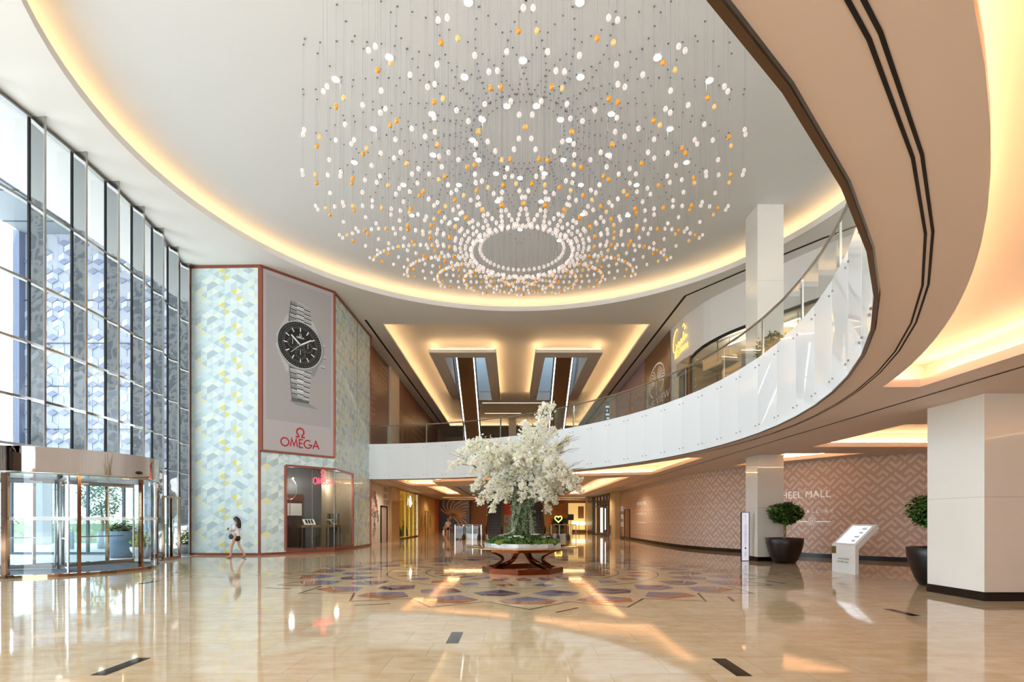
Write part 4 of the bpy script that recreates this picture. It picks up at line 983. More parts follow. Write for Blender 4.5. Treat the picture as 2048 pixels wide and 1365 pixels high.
# ---- upper left wall: brown hoardings with pale script, and a plain pillar between them ----------
def hoarding(y0, y1, z0, z1, label, name, mat, x=-8.86, kind_=None):
    b = MB().poly([(x,y0,z0),(x,y1,z0),(x,y1,z1),(x,y0,z1)]); o = b.build(name, mat, org=(x,(y0+y1)/2,z0)); return tag(o, label, 'hoarding')
BH = pm('hoarding_brown_gloss', '694631', .3, noise=(.35, .4, '8c5c3c'))
def text_rows(b, y0, z0, n, w, sl, x=-8.84, gap=.34, h=.13):
    rs = random.Random(int(y0*10))
    for k in range(n):
        yy = y0; zz = z0 - gap*k
        while yy < y0+w*rs.uniform(.75,1):
            l = rs.uniform(.15,.4); b.poly([(x,yy,zz+sl*(yy-y0)),(x,yy+l,zz+sl*(yy+l-y0)),(x,yy+l,zz+h+sl*(yy+l-y0)),(x,yy,zz+h+sl*(yy-y0))]); yy += l+.1
h1 = hoarding(31.6, 37.8, ZF, ZC-.02, 'dark brown upper hoarding with pale text beside the patterned store', 'brown_hoarding', BH)
PT = pm('hoarding_text', 'b59a86', .5)
b = MB(); text_rows(b, 32.0, 10.6, 8, 1.9, 0); text_rows(b, 35.0, 12.0, 5, 2.2, 0); b.build('printed_text', PT, parent=h1)
h2 = hoarding(40.6, 62.5, ZF, ZC-.02, 'long dark brown upper hoarding with ghostly gowns beyond the plain pillar', 'brown_hoarding', BH)
b = MB(); text_rows(b, 46.5, 10.6, 4, 7, 0, gap=.6, h=.2); b.build('printed_text', PT, parent=h2)
b = MB()
for y, hh in ((42.2, 4.6), (44.3, 3.6), (48.3, 2.6), (51.0, 2.2)):
    pr = [(y-.55,ZF+.1),(y+.75,ZF+.1),(y+.35,ZF+hh*.6),(y+.3,ZF+hh*.85),(y+.1,ZF+hh),(y-.1,ZF+hh*.95),(y-.25,ZF+hh*.6)]; b.poly([(-8.845,a,c) for a, c in pr])
b.build('printed_gown', pm('gown_print', 'a9826a', .5), parent=h2)
o = MB().box(-8.95, -8.7, 37.85, 40.55, ZF, ZC).build('wall_pier', WARMW, org=(-8.8, 39.2, ZF)); tag(o, 'plain beige pier between two dark brown upper hoardings', 'pier')
o = MB().box(-.4, .5, 61.8, 62.6, ZF, ZC+.6).build('hall_pillar', WARMW, org=(.05, 62.2, ZF)); tag(o, 'plain beige pillar at the far end of the upper hall', 'pillar')
t = thing('display_lightbox', 'pale blue lit display box at the far end of the upper hoarding', 'display', (-7.9, 58, ZF))
MB().box(-8.5, -7.35, 57.9, 58.1, ZF, ZF+3.4).build('casing', pm('lightbox_frame', '8d8f98', .3), parent=t); MB().poly([(-8.45,57.89,ZF+.1),(-7.4,57.89,ZF+.1),(-7.4,57.89,ZF+3.3),(-8.45,57.89,ZF+3.3)]).build('lit_face', em('lightbox_face', (.6,.66,.85), .8), parent=t)

# ---- lower hall, left side -------------------------------------------------------------
h3 = hoarding(31.6, 37.9, 0, ZS-.02, 'grey floral hoarding with a narrow door next to the patterned store', 'floral_hoarding', pm('floral_grey', 'c9c4c2', .5, noise=(1.6, .12, 'd6cdc8')), x=-8.86)
b = MB()
rs = random.Random(2)
for i in range(26):
    y, z = rs.uniform(31.9,34.8), rs.uniform(.5,3.4); s_ = rs.uniform(.1,.32)
    for k in range(5): a = k*1.257+i; b.poly([(-8.85,y,z),(-8.85,y+s_*cos(a-.4),z+s_*sin(a-.4)),(-8.85,y+1.25*s_*cos(a),z+1.25*s_*sin(a)),(-8.85,y+s_*cos(a+.4),z+s_*sin(a+.4))], 0 if z < 2.2 else rs.choice((0,1)))
text_rows(b, 36.2, 3.5, 3, 1.1, 0, x=-8.85, gap=.45, h=.3)
b.build('floral_print', [pm('flower_grey', '8b8580', .5), pm('flower_pink', 'c08a78', .5)], parent=h3)
b = MB(); b.box(-8.87, -8.78, 35.3, 35.4, 0, 2.5); b.box(-8.87, -8.78, 37.0, 37.1, 0, 2.5); b.box(-8.87, -8.78, 35.3, 37.1, 2.42, 2.5); b.build('door_frame', BLACK, parent=h3)
MB().poly([(-8.84,35.4,.02),(-8.84,37.0,.02),(-8.84,37.0,2.42),(-8.84,35.4,2.42)]).build('door_leaf', pm('hoarding_door_grey', 'b3a89f', .5), parent=h3)
o = MB().box(-8.89, -8.72, 38.0, 40.7, 0, ZS-.01).build('gold_pier', pm('pier_gold', 'c9a878', .25, coat=.6), org=(-8.8, 39.3, 0)); tag(o, 'glossy tan pier between the floral hoarding and the gold shop', 'pier')
gs = thing('gold_shop_front', 'gold framed glass shop front lit warmly from inside along the lower hall', 'shop front', (-8.85, 45, 0))
GLD = pm('gold_metal', 'c7a24a', .22, 1)
b = MB()
for y in (40.85, 43.3, 45.1, 46.9, 49.0): b.bar((-8.8,y,0), (-8.8,y,ZS-.05), .1, .08)
b.bar((-8.8,40.85,ZS-.06), (-8.8,49,ZS-.06), .1, .1); b.bar((-8.8,40.85,.05), (-8.8,49,.05), .1, .1); b.build('gold_frame', GLD, parent=gs)
MB().poly([(-8.82,40.85,0),(-8.82,49,0),(-8.82,49,ZS),(-8.82,40.85,ZS)]).build('glass_pane', GLASSS, parent=gs)
b = MB(); IN_ = pm('gold_shop_inside', 'caa552', .4, emit='e0b040', es=.35)
b.poly([(-11.6,40.85,0),(-11.6,49,0),(-11.6,49,ZS),(-11.6,40.85,ZS)]); b.poly([(-8.9,40.85,0),(-11.6,40.85,0),(-11.6,40.85,ZS),(-8.9,40.85,ZS)]); b.poly([(-8.9,49,0),(-11.6,49,0),(-11.6,49,ZS),(-8.9,49,ZS)]); b.poly([(-8.9,40.85,.004),(-8.9,49,.004),(-11.6,49,.004),(-11.6,40.85,.004)]); b.poly([(-8.9,40.85,ZS-.01),(-8.9,49,ZS-.01),(-11.6,49,ZS-.01),(-11.6,40.85,ZS-.01)]); b.build('lit_backdrop', IN_, parent=gs)
b = MB()
stroke2d(b, [(0,.1),(.3,.75),(.25,.1),(.6,.85),(.55,.05),(.9,.7),(.8,.1),(1.1,.4),(1.3,.2)], .13, frame((-8.74, 44.6, 2.7), (0,1,0), (0,0,1))); b.build('shop_logo', em('logo_white', (1,1,.97), 5), parent=gs)
def mannequin(x, y, h, label, col):
    t = thing('mannequin', label, 'mannequin', (x, y, 0)); b = MB()
    b.lathe([(0,0),(.3,0),(.34,.05),(.30,.4),(.2,.8),(.12,1.0)], (x,y,.1), 14); b.build('dress', col, parent=t)
    b = MB(); b.lathe([(.10,1.05),(.17,1.3),(.16,1.42),(.05,1.5),(.05,1.58)], (x,y,.05), 12); b.ell((x,y,1.72), .09, .1, .12); b.build('torso', pm('mannequin_grey', 'b9b4aa', .4), parent=t)
mannequin(-9.5, 46.3, 1.8, 'mannequin in a teal gown standing inside the gold shop front', pm('teal_fabric', '3f8f92', .6))
mannequin(-9.6, 44.2, 1.8, 'mannequin in a dark green gown standing inside the gold shop front', pm('green_fabric', '3d5a4a', .6))
h4 = hoarding(49.2, 60, 0, ZS-.02, 'yellow lit hoarding with sketched figures beyond the gold shop front', 'sketch_hoarding', pm('sketch_yellow', 'caa05c', .45))
b = MB()
for y in (51.5, 53.2, 56.8):
    for k in range(5): stroke2d(b, [(.5*sin(k*2+y),.2+.1*k),(.35*cos(k+y),1.1),(.2*sin(k*3),1.7)], .09, frame((-8.85, y, .3), (0,1,0), (0,0,1)))
b.build('printed_sketch', pm('sketch_dark', '5d4632', .6), parent=h4)
b = MB(); b.bar((-8.84,55.0,0), (-8.84,55.0,2.4), .06); b.bar((-8.84,53.6,0), (-8.84,53.6,2.4), .06); b.bar((-8.84,53.6,2.4), (-8.84,55.0,2.4), .06); b.build('door_frame', DARKM, parent=h4)
hoarding(60.1, 65.8, 0, ZS-.02, 'terracotta orange hoarding at the far end of the lower hall', 'orange_hoarding', pm('hoarding_orange', 'b5643c', .45))
# palm mural at the end
o = MB().box(-8.85, -5.2, 63.9, 64.05, 0, ZS-.1).build('palm_mural', pm('mural_black', '16100c', .3), org=(-7, 64, 0)); tag(o, 'black mural with a tan fan of palm fronds at the hall end', 'mural')
b = MB()
for k in range(11):
    a0 = rad(150 - 15*k); pt = []
    for i in range(8): r = .3+2.6*i/7; aa = a0 - .45*(i/7)**1.5; pt.append((r*cos(aa)*1.0, r*sin(aa)*.72))
    pt = [(x, y) for x, y in pt if -1.45 < x < 2.0 and y > -1.2]
    if len(pt) > 2: stroke2d(b, pt, .15, frame((-7.3, 63.88, 2.0), (1,0,0), (0,0,1)))
for k in range(3): stroke2d(b, [(.1+.35*k,-.1),(.7+.45*k,-.7),(1.0+.4*k,-1.4)], .16, frame((-7.3, 63.88, 2.0), (1,0,0), (0,0,1)))
stroke2d(b, [(-.1,0),(-.5,-.7),(-1.0,-1.6)], .3, frame((-7.3, 63.88, 2.0), (1,0,0), (0,0,1)))
b.build('palm_frond', pm('mural_tan', 'c79b62', .5), parent=o)

# ---- lower hall, right side -----------------------------------------------------------
o = MB().box(8.75, 9.18, 44.5, 47.0, 0, ZS-.01).build('cream_pier', pm('pier_cream', 'e6cfa6', .4), org=(9, 45.7, 0)); tag(o, 'cream pier between the labyrinth hoarding and the dark shop front', 'pier')
ds = thing('dark_shop_front', 'dark bronze framed glass shop front in the lower hall past the cream pier', 'shop front', (8.8, 53, 0))
b = MB(); DB = pm('dark_bronze', '3a2a20', .25, .7)
for y in (47.1, 48.6, 50.2, 52, 54, 56.2): b.bar((8.75,y,0), (8.75,y,ZS-.05), .12, .12)
for z in (.06, 2.9, ZS-.08): b.bar((8.75,47.1,z), (8.75,56.2,z), .1, .1)
b.box(8.6, 9.0, 56.2, 59.5, 0, ZS); b.build('bronze_frame', DB, parent=ds)
MB().poly([(8.78,47.1,0),(8.78,56.2,0),(8.78,56.2,ZS),(8.78,47.1,ZS)]).build('glass_pane', GLASSS, parent=ds)
MB().box(8.84, 8.9, 47.1, 56.2, 0, ZS).build('lit_interior', pm('dark_shop_inside', '5b4630', .4, emit='d9a860', es=.12), parent=ds)
b = MB(); b.box(8.70, 8.72, 50.4, 51.7, .3, 2.7); b.box(8.70, 8.72, 48.8, 49.2, .6, 2.6); b.build('lit_panel', em('panel_white', (1,.95,.85), 2), parent=ds)
js = thing('jewellery_shop', 'bright warm jewellery shop with glass counters at the far end of the hall', 'shop', (8.2, 65, 0))
MB().box(6.9, 9.1, 65.2, 65.3, 0, 3.6).build('lit_wall', pm('jewel_wall', 'e0c08a', .5, emit='f0c87a', es=.8), parent=js)
b = MB(); b.box(7.4, 9.0, 64.2, 65.0, 0, .3); b.box(7.4, 9.0, 64.2, 65.0, .9, 1.3, 1)
for x in (7.42, 8.2, 8.98): b.box(x-.03, x+.03, 64.2, 64.25, 0, 1.3)
b.build('counter', [pm('counter_tan', 'b08a58', .4), em('counter_glow', (1,.85,.55), 2.5)], parent=js)
b = MB(); b.box(6.6, 6.95, 64.9, 65.2, 0, 3.6); b.box(8.2, 8.9, 65.1, 65.18, 1.7, 3.2, 1); b.build('brown_panel', [pm('jewel_brown', '8a6238', .4), pm('jewel_frame', '9c7a52', .4)], parent=js)
o = MB().box(3.4, 6.4, 62.0, 62.1, 0, 3.4).build('leafy_mural', pm('leafy_print', '6a6a22', .5, noise=(1.3, .12, 'b0552a')), org=(4.9, 62, 0)); tag(o, 'green and orange leafy mural behind the heart shaped light', 'mural')
t = thing('palm_plant', 'leafy green palm plant standing behind the railing by the heart light', 'plant', (5.0, 55, 0)); b = MB(); rs = random.Random(8)
for i in range(60):
    a = rs.uniform(0, 2*PI); p = [(5.0+.25*k*cos(a), 55+.2*k*sin(a), 1.2+rs.uniform(.5,1.1)*k*.42-.08*k*k) for k in range(5)]; b.tube(p, [.05,.07,.06,.04,.01], 3, mi=rs.choice((0,1)))
b.build('frond', GREEN, parent=t, kind='stuff'); MB().lathe([(0,0),(.35,0),(.45,.8),(.4,1.3),(0,1.2)], (5.0,55,0), 16).build('pot', DARKM, parent=t)
hb = MB(); hp_ = []
for i in range(40):
    u = 2*PI*i/40; hp_.append((4.42+.021*16*sin(u)**3, 50, 1.62+.021*(13*cos(u)-5*cos(2*u)-2*cos(3*u)-cos(4*u))))
hb.tube(hp_, .04, 5, True); tag(hb.build('heart_light', em('heart_yellow', (1,.85,.12), 5), org=(4.42,50,1.25)), 'yellow glowing heart shaped light beside the palm plant', 'light')
MB().bar((4.42,50,0), (4.42,50,1.28), .03).build('stand', DARKM, parent=bpy.data.objects['heart_light'])
o = MB().box(5.75, 6.35, 54, 54.05, 1.5, 2.1).build('wall_screen', BLACK, org=(6.05,54,1.5)); tag(o, 'small black screen on a stand beyond the palm plant', 'screen'); MB().bar((6.05,54.02,0), (6.05,54.02,1.5), .05).build('stand', DARKM, parent=o)
o = MB().box(-1.2, .1, 60, 60.1, 0, 3.4).build('red_poster', pm('poster_red', 'a5321f', .5, noise=(3, .2, '8a2a1c')), org=(-.5,60,0)); tag(o, 'tall red poster standing beyond the escalators', 'poster')
t = thing('floor_sign', 'pale grey upright floor sign with dark symbols between the escalators', 'sign', (-.45, 47, 0))
MB().box(-.85, -.05, 47, 47.1, 0, 1.95).build('board', pm('sign_pale', 'c9bcb4', .5), parent=t)
b = MB(); b.mesh(text_mesh('XD'), frame((-.42, 46.99, .95), (1,0,0), (0,0,1)) @ Matrix.Scale(.45, 4))
for z in (.4, 1.5): stroke2d(b, [(-.12,0),(.1,.1),(-.1,.2),(.12,.22)], .03, frame((-.45,46.99,z), (1,0,0), (0,0,1)))
b.build('symbol', pm('symbol_dark', '5f5a58', .5), parent=t)

# ---- escalators ------------------------------------------------------------------------
def esc_low(x, label):
    w = 1.0; t = thing('escalator', label, 'escalator', (x, 41.5, 0)); y0, y1 = 42.2, 52.4; st = MB(); n = 29
    for k in range(n):
        ya, za = y0+(y1-y0)*k/n, ZF*k/n; yb, zb_ = y0+(y1-y0)*(k+1)/n, ZF*(k+1)/n
        st.poly([(x-w/2,ya,za),(x+w/2,ya,za),(x+w/2,ya,zb_),(x-w/2,ya,zb_)], 0); st.poly([(x-w/2,ya,zb_),(x+w/2,ya,zb_),(x+w/2,yb,zb_),(x-w/2,yb,zb_)], 1)
        st.poly([(x-w/2,ya-.002,zb_-.03),(x+w/2,ya-.002,zb_-.03),(x+w/2,ya-.002,zb_),(x-w/2,ya-.002,zb_)], 2)
    st.build('step', [pm('step_riser', '3a3230', .5), pm('step_tread', '55504c', .5), pm('step_edge', '7a6a58', .5)], parent=t)
    MB().box(x-w/2-.2, x+w/2+.2, 41.3, 42.2, 0, .012).build('landing_plate', STEEL, parent=t)
    for s_ in (-1, 1):
        xx = x+s_*(w/2+.12); b = MB(); b.add([(xx-.12,42,0),(xx+.12,42,0),(xx+.12,52.4,6.0),(xx-.12,52.4,6.0),(xx-.12,42,.35),(xx+.12,42,.35),(xx+.12,52.4,6.4),(xx-.12,52.4,6.4)], [(0,1,5,4),(4,5,6,7),(0,4,7,3),(1,2,6,5)]); b.build('skirt', pm('escalator_bronze', '8d6a4c', .25, .8), parent=t)
        MB().poly([(xx,41.4,.3),(xx,42.2,.35),(xx,52.4,6.4),(xx,52.4,7.15),(xx,42.2,1.0),(xx,41.4,1.0)]).build('balustrade_glass', GLASS, parent=t)
        MB().tube([(xx,41.9,.45),(xx,41.35,.6),(xx,41.3,.9),(xx,41.6,1.03),(xx,42.3,1.08),(xx,52.4,7.2)], .05, 6).build('handrail', BLACK, parent=t)
    b = MB(); b.add([(x-w/2,42.4,-.0),(x+w/2,42.4,-.0),(x+w/2,52.4,5.5),(x-w/2,52.4,5.5)], [(0,1,2,3)]); b.build('underside', DB, parent=t)
esc_low(-1.42, 'lower escalator rising behind the flowers on the black palm mural side')
esc_low(2.0, 'lower escalator rising behind the flowers on the heart light side')
def esc_up(x, label):
    w = .72; t = thing('escalator', label, 'escalator', (x, 54, ZF)); zz = lambda y: 9.05+.62*(49.2-y); ya, yb = 54.0, 38.6
    b = MB(); b.add([(x-w,ya,zz(ya)),(x+w,ya,zz(ya)),(x+w,yb,zz(yb)),(x-w,yb,zz(yb)),(x-w,ya,zz(ya)+.9),(x+w,ya,zz(ya)+.9),(x+w,yb,zz(yb)+.9),(x-w,yb,zz(yb)+.9)], [(3,2,1,0),(4,5,6,7),(0,1,5,4),(1,2,6,5),(2,3,7,6),(3,0,4,7)])
    b.build('truss_cladding', pm('escalator_brown', '6a4a2c', .3, noise=(.4, .3, '7d5936')), parent=t)
    for s_ in (-1, 1):
        b = MB(); b.bar((x+s_*(w-.05), ya-.1, zz(ya-.1)-.015), (x+s_*(w-.05), yb, zz(yb)-.015), .09, .03); b.build('light_strip', em('escalator_led', (1,.97,.93), 5), parent=t)
        b = MB(); b.bar((x+s_*(w+.03), ya, zz(ya)+.3), (x+s_*(w+.03), yb, zz(yb)+.3), .06, .7); b.build('side_panel', DARKM, parent=t)
        MB().tube([(x+s_*(w-.1), ya, zz(ya)+1.9), (x+s_*(w-.1), yb, zz(yb)+1.9)], .05, 6).build('handrail', BLACK, parent=t)
esc_up(-3.65, 'upper escalator with white light strips under the skylight beside the brown hoardings')
esc_up(4.05, 'upper escalator with white light strips under the skylight beside the sunset mural')
def railing(x0, x1, y, label, glass=True, z=0, h=1.15):
    t = thing('metal_railing', label, 'railing', ((x0+x1)/2, y, z)); b = MB(); b.tube([(x0,y,z+h),(x1,y,z+h)], .03, 6); b.build('top_rail', STEEL, parent=t)
    n = max(2, int(round((x1-x0)/.75)))
    for i in range(n+1): x = x0+(x1-x0)*i/n; MB().box(x-.025, x+.025, y-.025, y+.025, z, z+h).build('post', STEEL, parent=t)
    MB().poly([(x0,y,z+.1),(x1,y,z+.1),(x1,y,z+h-.08),(x0,y,z+h-.08)]).build('glass_panel', GLASS, parent=t); return t
railing(-4.45, -2.4, 41.0, 'steel and glass railing beside the foot of the palm mural side escalator')
railing(3.05, 5.0, 41.0, 'steel and glass railing beside the foot of the heart light side escalator')
railing(-3.2, 4.6, 56.5, 'long steel railing across the far end of the upper hall', z=ZF)
for i, (x, y) in enumerate([(-3.72,40.4),(-2.55,40.4),(-2.15,40.4),(2.95,40.4),(3.55,40.4),(4.35,40.4)]):
    b = MB().lathe([(0,0),(.13,0),(.13,.05),(.12,.3),(.05,.42),(.035,.5),(.035,1.05),(0,1.05)], (x,y,0), 12)
    tag(b.build('queue_post', pm('queue_post_black', '17120f', .35), org=(x,y,0)), ['black queue post by the outer end of the palm mural side railing','black queue post between railing and palm mural side escalator','black queue post at the foot of the palm mural side escalator','black queue post at the foot of the heart light side escalator','black queue post in the middle of the heart light side railing','black queue post under the glowing heart light'][i], 'queue post')
for x, lb in ((-3.15,'low white planter box behind the palm mural side railing'), (3.75,'low white planter box behind the heart light side railing')):
    b = MB(); b.box(x-.5, x+.5, 41.6, 42.0, 0, .42); o = b.build('white_planter', WHITEP, org=(x,41.8,0)); tag(o, lb, 'planter'); c = MB(); leafball(c, (x, 41.8, .75), .35, .3, 220, .2, random.Random(int(x*7))); c.build('foliage', GREEN, parent=o, kind='stuff')
o = MB().box(8.35, 8.39, 44.4, 44.9, 0, 1.05).build('barrier_panel', GLASS, org=(8.37,44.6,0)); tag(o, 'small glass barrier in front of the cream pier', 'barrier'); b = MB(); b.tube([(8.37,44.4,0),(8.37,44.4,1.07),(8.37,44.9,1.07),(8.37,44.9,0)], .02, 5); b.build('barrier_rail', STEEL, parent=o)
# ================================================================== people
def skin(name, J, E, mat, parent, T, sub=2, extra=None):
    """one continuous skin surface grown over a joint graph. J: name -> (f, s, z, radius)"""
    keys = list(J); me = bpy.data.meshes.new('tmp'); me.from_pydata([J[k][:3] for k in keys], [(keys.index(a), keys.index(b)) for a, b in E], [])
    o = bpy.data.objects.new('tmp', me); COL.objects.link(o)
    md_ = o.modifiers.new('s', 'SKIN'); md_.use_smooth_shade = True
    sv = me.skin_vertices[0].data
    for i, k in enumerate(keys):
        r = J[k][3]; sv[i].radius = r if isinstance(r, tuple) else (r, r)
    sv[0].use_root = True
    s2 = o.modifiers.new('d', 'SUBSURF'); s2.levels = sub; s2.render_levels = sub
    bpy.context.view_layer.update(); m2 = ev_mesh(o); bpy.data.objects.remove(o)
    b = MB(); b.add([T @ v.co for v in m2.vertices], [list(p.vertices) for p in m2.polygons], 0, True)
    if extra: extra(b)
    return b.build(name, mat, parent=parent)
SKINM = pm('skin_tone', 'c99b7e', .5); HAIRM = pm('dark_hair', '241a18', .5)
def person(name, label, loc, fwd, legs, arms, skirt, top, bags, scale=1.0, shirt_len=.80):
    """legs/arms: joint offsets (f, z) in metres for each side"""
    F = Vector((fwd[0], fwd[1], 0)).normalized(); S = Vector((-F.y, F.x, 0))
    T = Matrix(((F.x, S.x, 0, loc[0]), (F.y, S.y, 0, loc[1]), (0, 0, 1, 0), (0, 0, 0, 1))) @ Matrix.Scale(scale, 4)
    t = thing(name, label, 'person', (loc[0], loc[1], 0))
    J = {'pel': (0,0,.90,(.115,.10)), 'wai': (.005,0,1.04,(.10,.085)), 'che': (.01,0,1.24,(.125,.095)), 'nkb': (.01,0,1.36,.055), 'nec': (.025,0,1.42,.045), 'hd1': (.045,0,1.48,.062), 'hd2': (.05,0,1.55,.078), 'hd3': (.035,0,1.60,.06)}
    E = [('pel','wai'),('wai','che'),('che','nkb'),('nkb','nec'),('nec','hd1'),('hd1','hd2'),('hd2','hd3')]
    ex = []
    for i, s_ in enumerate((1,-1)):
        (kf,kz),(af,az),(tf,tz_) = legs[i]
        J['hip%d'%i] = (0,s_*.08,.84,.082); J['kne%d'%i] = (kf,s_*.085,kz,.052); J['clf%d'%i] = ((kf*.65+af*.35),s_*.085,(kz*.65+az*.35),.052); J['ank%d'%i] = (af,s_*.085,az,.033); J['toe%d'%i] = (tf,s_*.09,tz_,.028)
        E += [('pel','hip%d'%i),('hip%d'%i,'kne%d'%i),('kne%d'%i,'clf%d'%i),('clf%d'%i,'ank%d'%i),('ank%d'%i,'toe%d'%i)]
        (ef,ez),(hf,hz),hs = arms[i]
        J['sho%d'%i] = (.0,s_*.155,1.31,.05); J['elb%d'%i] = (ef,s_*.19,ez,.036); J['wri%d'%i] = (hf,s_*hs,hz,.025)
        d_ = (Vector((hf,s_*hs,hz)) - Vector((ef,s_*.19,ez))).normalized()
        J['plm%d'%i] = tuple(Vector((hf,s_*hs,hz)) + d_*.07) + ((.032,.018),)
        E += [('che','sho%d'%i),('sho%d'%i,'elb%d'%i),('elb%d'%i,'wri%d'%i),('wri%d'%i,'plm%d'%i)]
        side = Vector((0,1,0)) if abs(d_.y) < .8 else Vector((1,0,0)); up = d_.cross(side).normalized(); side = up.cross(d_).normalized()
        ex.append((Vector((hf,s_*hs,hz)), d_, side, up, s_))
    def fingers(b):
        for c, d_, sd_, up, s_ in ex:
            for k, L_ in enumerate((.062,.072,.068,.052)):
                o_ = c + d_*.075 + sd_*(k-1.5)*.016; b.tube([T @ v for v in (o_, o_+d_*L_*.5-up*.006, o_+d_*L_*.85-up*.026, o_+d_*L_-up*.038)], [.0085*scale,.008*scale,.007*scale,.005*scale], 5)
            o_ = c + d_*.03 - sd_*.02*s_; b.tube([T @ v for v in (o_, o_+d_*.03-sd_*.028*s_-up*.01, o_+d_*.055-sd_*.03*s_-up*.025)], [.011*scale,.009*scale,.006*scale], 5)
        hd = Vector((.05,0,1.535)); R_ = T.to_3x3()
        b.ell(T @ (hd+Vector((.088,0,-.005))), .013*scale, .013*scale, .022*scale, 6, 5)               # nose
        for s_ in (1,-1): b.ell(T @ (hd+Vector((-.0,s_*.083,0))), .014*scale, .014*scale, .028*scale, 6, 5)   # ears
    skin('body', J, E, SKINM, t, T, 2, fingers)
    b = MB()
    for s_ in (1,-1): b.ell(T @ Vector((.122,s_*.03,1.555)), .010, .010, .009, 6, 4)
    b.ell(T @ Vector((.123,0,1.487)), .008, .016, .006, 6, 4, 1); b.build('face', [BLACK, pm('lips', '8c4a44', .5)], parent=t)
    b = MB(); b.ell(T @ Vector((.02,0,1.585)), .10*scale, .10*scale, .098*scale, 14, 9)
    for i in range(5): b.tube([T @ Vector((-.03,(i-2)*.035,1.60)), T @ Vector((-.085,(i-2)*.042,1.48)), T @ Vector((-.105,(i-2)*.045,1.34)), T @ Vector((-.11,(i-2)*.04,1.20))], [.05*scale,.045*scale,.04*scale,.02*scale], 6)
    b.build('hair', HAIRM, parent=t)
    def cloth(nm, Jc, Ec, mat): return skin(nm, Jc, Ec, mat, t, T, 2)
    Jt = {'a': (0,0,shirt_len,(.15,.135)), 'b': (0,0,1.02,(.125,.11)), 'c': (.01,0,1.22,(.145,.115)), 'd': (.012,0,1.355,(.075,.07))}
    Et = [('a','b'),('b','c'),('c','d')]
    for i, s_ in enumerate((1,-1)):
        (ef,ez),_,_ = arms[i]; Jt['s%d'%i] = (0,s_*.16,1.31,.066); Jt['e%d'%i] = (ef*.75,s_*.186,1.31+(ez-1.31)*.75,.056); Et += [('c','s%d'%i),('s%d'%i,'e%d'%i)]
    cloth('shirt', Jt, Et, top)
    Js = {'a': (0,0,.96,(.13,.115)), 'b': (0,0,.82,(.155,.145)), 'c': (0,0,.66,(.17,.165))}
    cloth('skirt', Js, [('a','b'),('b','c')], skirt)
    b = MB()
    for i, s_ in enumerate((1,-1)):
        (kf,kz),(af,az),(tf,tz_) = legs[i]; d_ = (Vector((tf,0,tz_))-Vector((af,0,az))); 
        b.tube([T @ Vector((af-.05,s_*.085,az-.035)), T @ Vector((af,s_*.085,az-.035)), T @ Vector((tf-.03,s_*.09,tz_-.012)), T @ Vector((tf+.035,s_*.09,tz_-.012))], [.03,.036,.036,.018], 8)
    b.build('shoe', pm('sandal_tan', '8a6a52', .6), parent=t)
    for nm, c, r, mat in bags:
        b = MB(); b.ell(T @ Vector(c), r[0], r[1], r[2], 10, 7); b.tube([T @ Vector((c[0]-.02,c[1],c[2]+r[2]*.8)), T @ Vector((c[0]-.05,c[1],c[2]+r[2]+.22)), T @ Vector((c[0]+.05,c[1],c[2]+r[2]*.8))], .008, 5); b.build(nm, mat, parent=t)
    return t
person('person', 'person in a white top and dark shorts walking with a phone past the patterned wall', (-11.2, 21.35), (-1, 0),
       [((.16,.48),(.20,.075),(.34,.03)), ((-.06,.47),(-.30,.10),(-.19,.035))], [((.03,1.08),(.26,1.12),.12), ((-.04,1.08),(.22,1.10),.14)],
       pm('shorts_black', '1d1b20', .7), pm('shirt_white', 'e4dfe4', .7), [('shoulder_bag', (.12,.2,.86), (.10,.05,.11), pm('bag_charcoal', '3a3640', .6))], 1.0, .74)
b = MB(); b.obox((-11.55, 21.35, 1.17), (.03,0,.05), (0,.04,0), (.006,0,-.003)); tag(b.build('mobile_phone', BLACK, org=(-11.55,21.35,1.17)), 'black phone held up by the walking person in white', 'phone')
person('person', 'person in a dark dress and mask carrying a white bag far down the lower hall', (-5.08, 41.7), (.25, -1),
       [((.10,.48),(.10,.075),(.22,.03)), ((-.02,.47),(-.14,.09),(-.02,.03))], [((.10,1.10),(.22,1.28),.10), ((-.02,1.06),(.02,.82),.24)],
       pm('dress_black', '17151a', .7), pm('top_white', 'cfc6bd', .7), [('red_bag', (.0,.25,.86), (.12,.08,.13), pm('bag_red', '7d2f22', .5)), ('white_bag', (.03,-.34,.48), (.10,.16,.27), pm('bag_white', 'e8dfd2', .6))], 1.02, 1.0)

# ================================================================== revolving door
DX, DYc, DRr = -13.95, 16.2, 2.5
rv = thing('revolving_door', 'large round revolving glass door with a polished copper drum canopy', 'revolving door', (DX, DYc, 0))
def dp(a, r=DRr): return (DX + r*cos(rad(a)), DYc + r*sin(rad(a)))
b = MB().lathe([(DRr+.05,2.8),(DRr+.05,3.5)], (DX,DYc,0), 72).lathe([(DRr+.05,3.5),(0,3.5)], (DX,DYc,0), 72); b.build('canopy', pm('canopy_copper_mirror', 'a8968a', .04, 1, bump=(.5,.06)), parent=rv)
b = MB().lathe([(DRr+.05,2.8),(DRr-.18,2.8),(DRr-.18,2.9),(0,2.9)], (DX,DYc,0), 72, 0, False); b.lathe([(DRr+.06,2.78),(DRr+.06,2.83),(DRr-.02,2.83),(DRr-.02,2.78)], (DX,DYc,0), 72, 1, closed_prof=True); b.build('canopy_soffit', [WHITEP, STEEL], parent=rv)
b = MB().lathe([(DRr+.06,0),(DRr+.06,.075),(DRr-.1,.075),(DRr-.1,.03),(0,.03)], (DX,DYc,0), 72, 0, False); b.build('base_ring', BRONZE2, parent=rv)
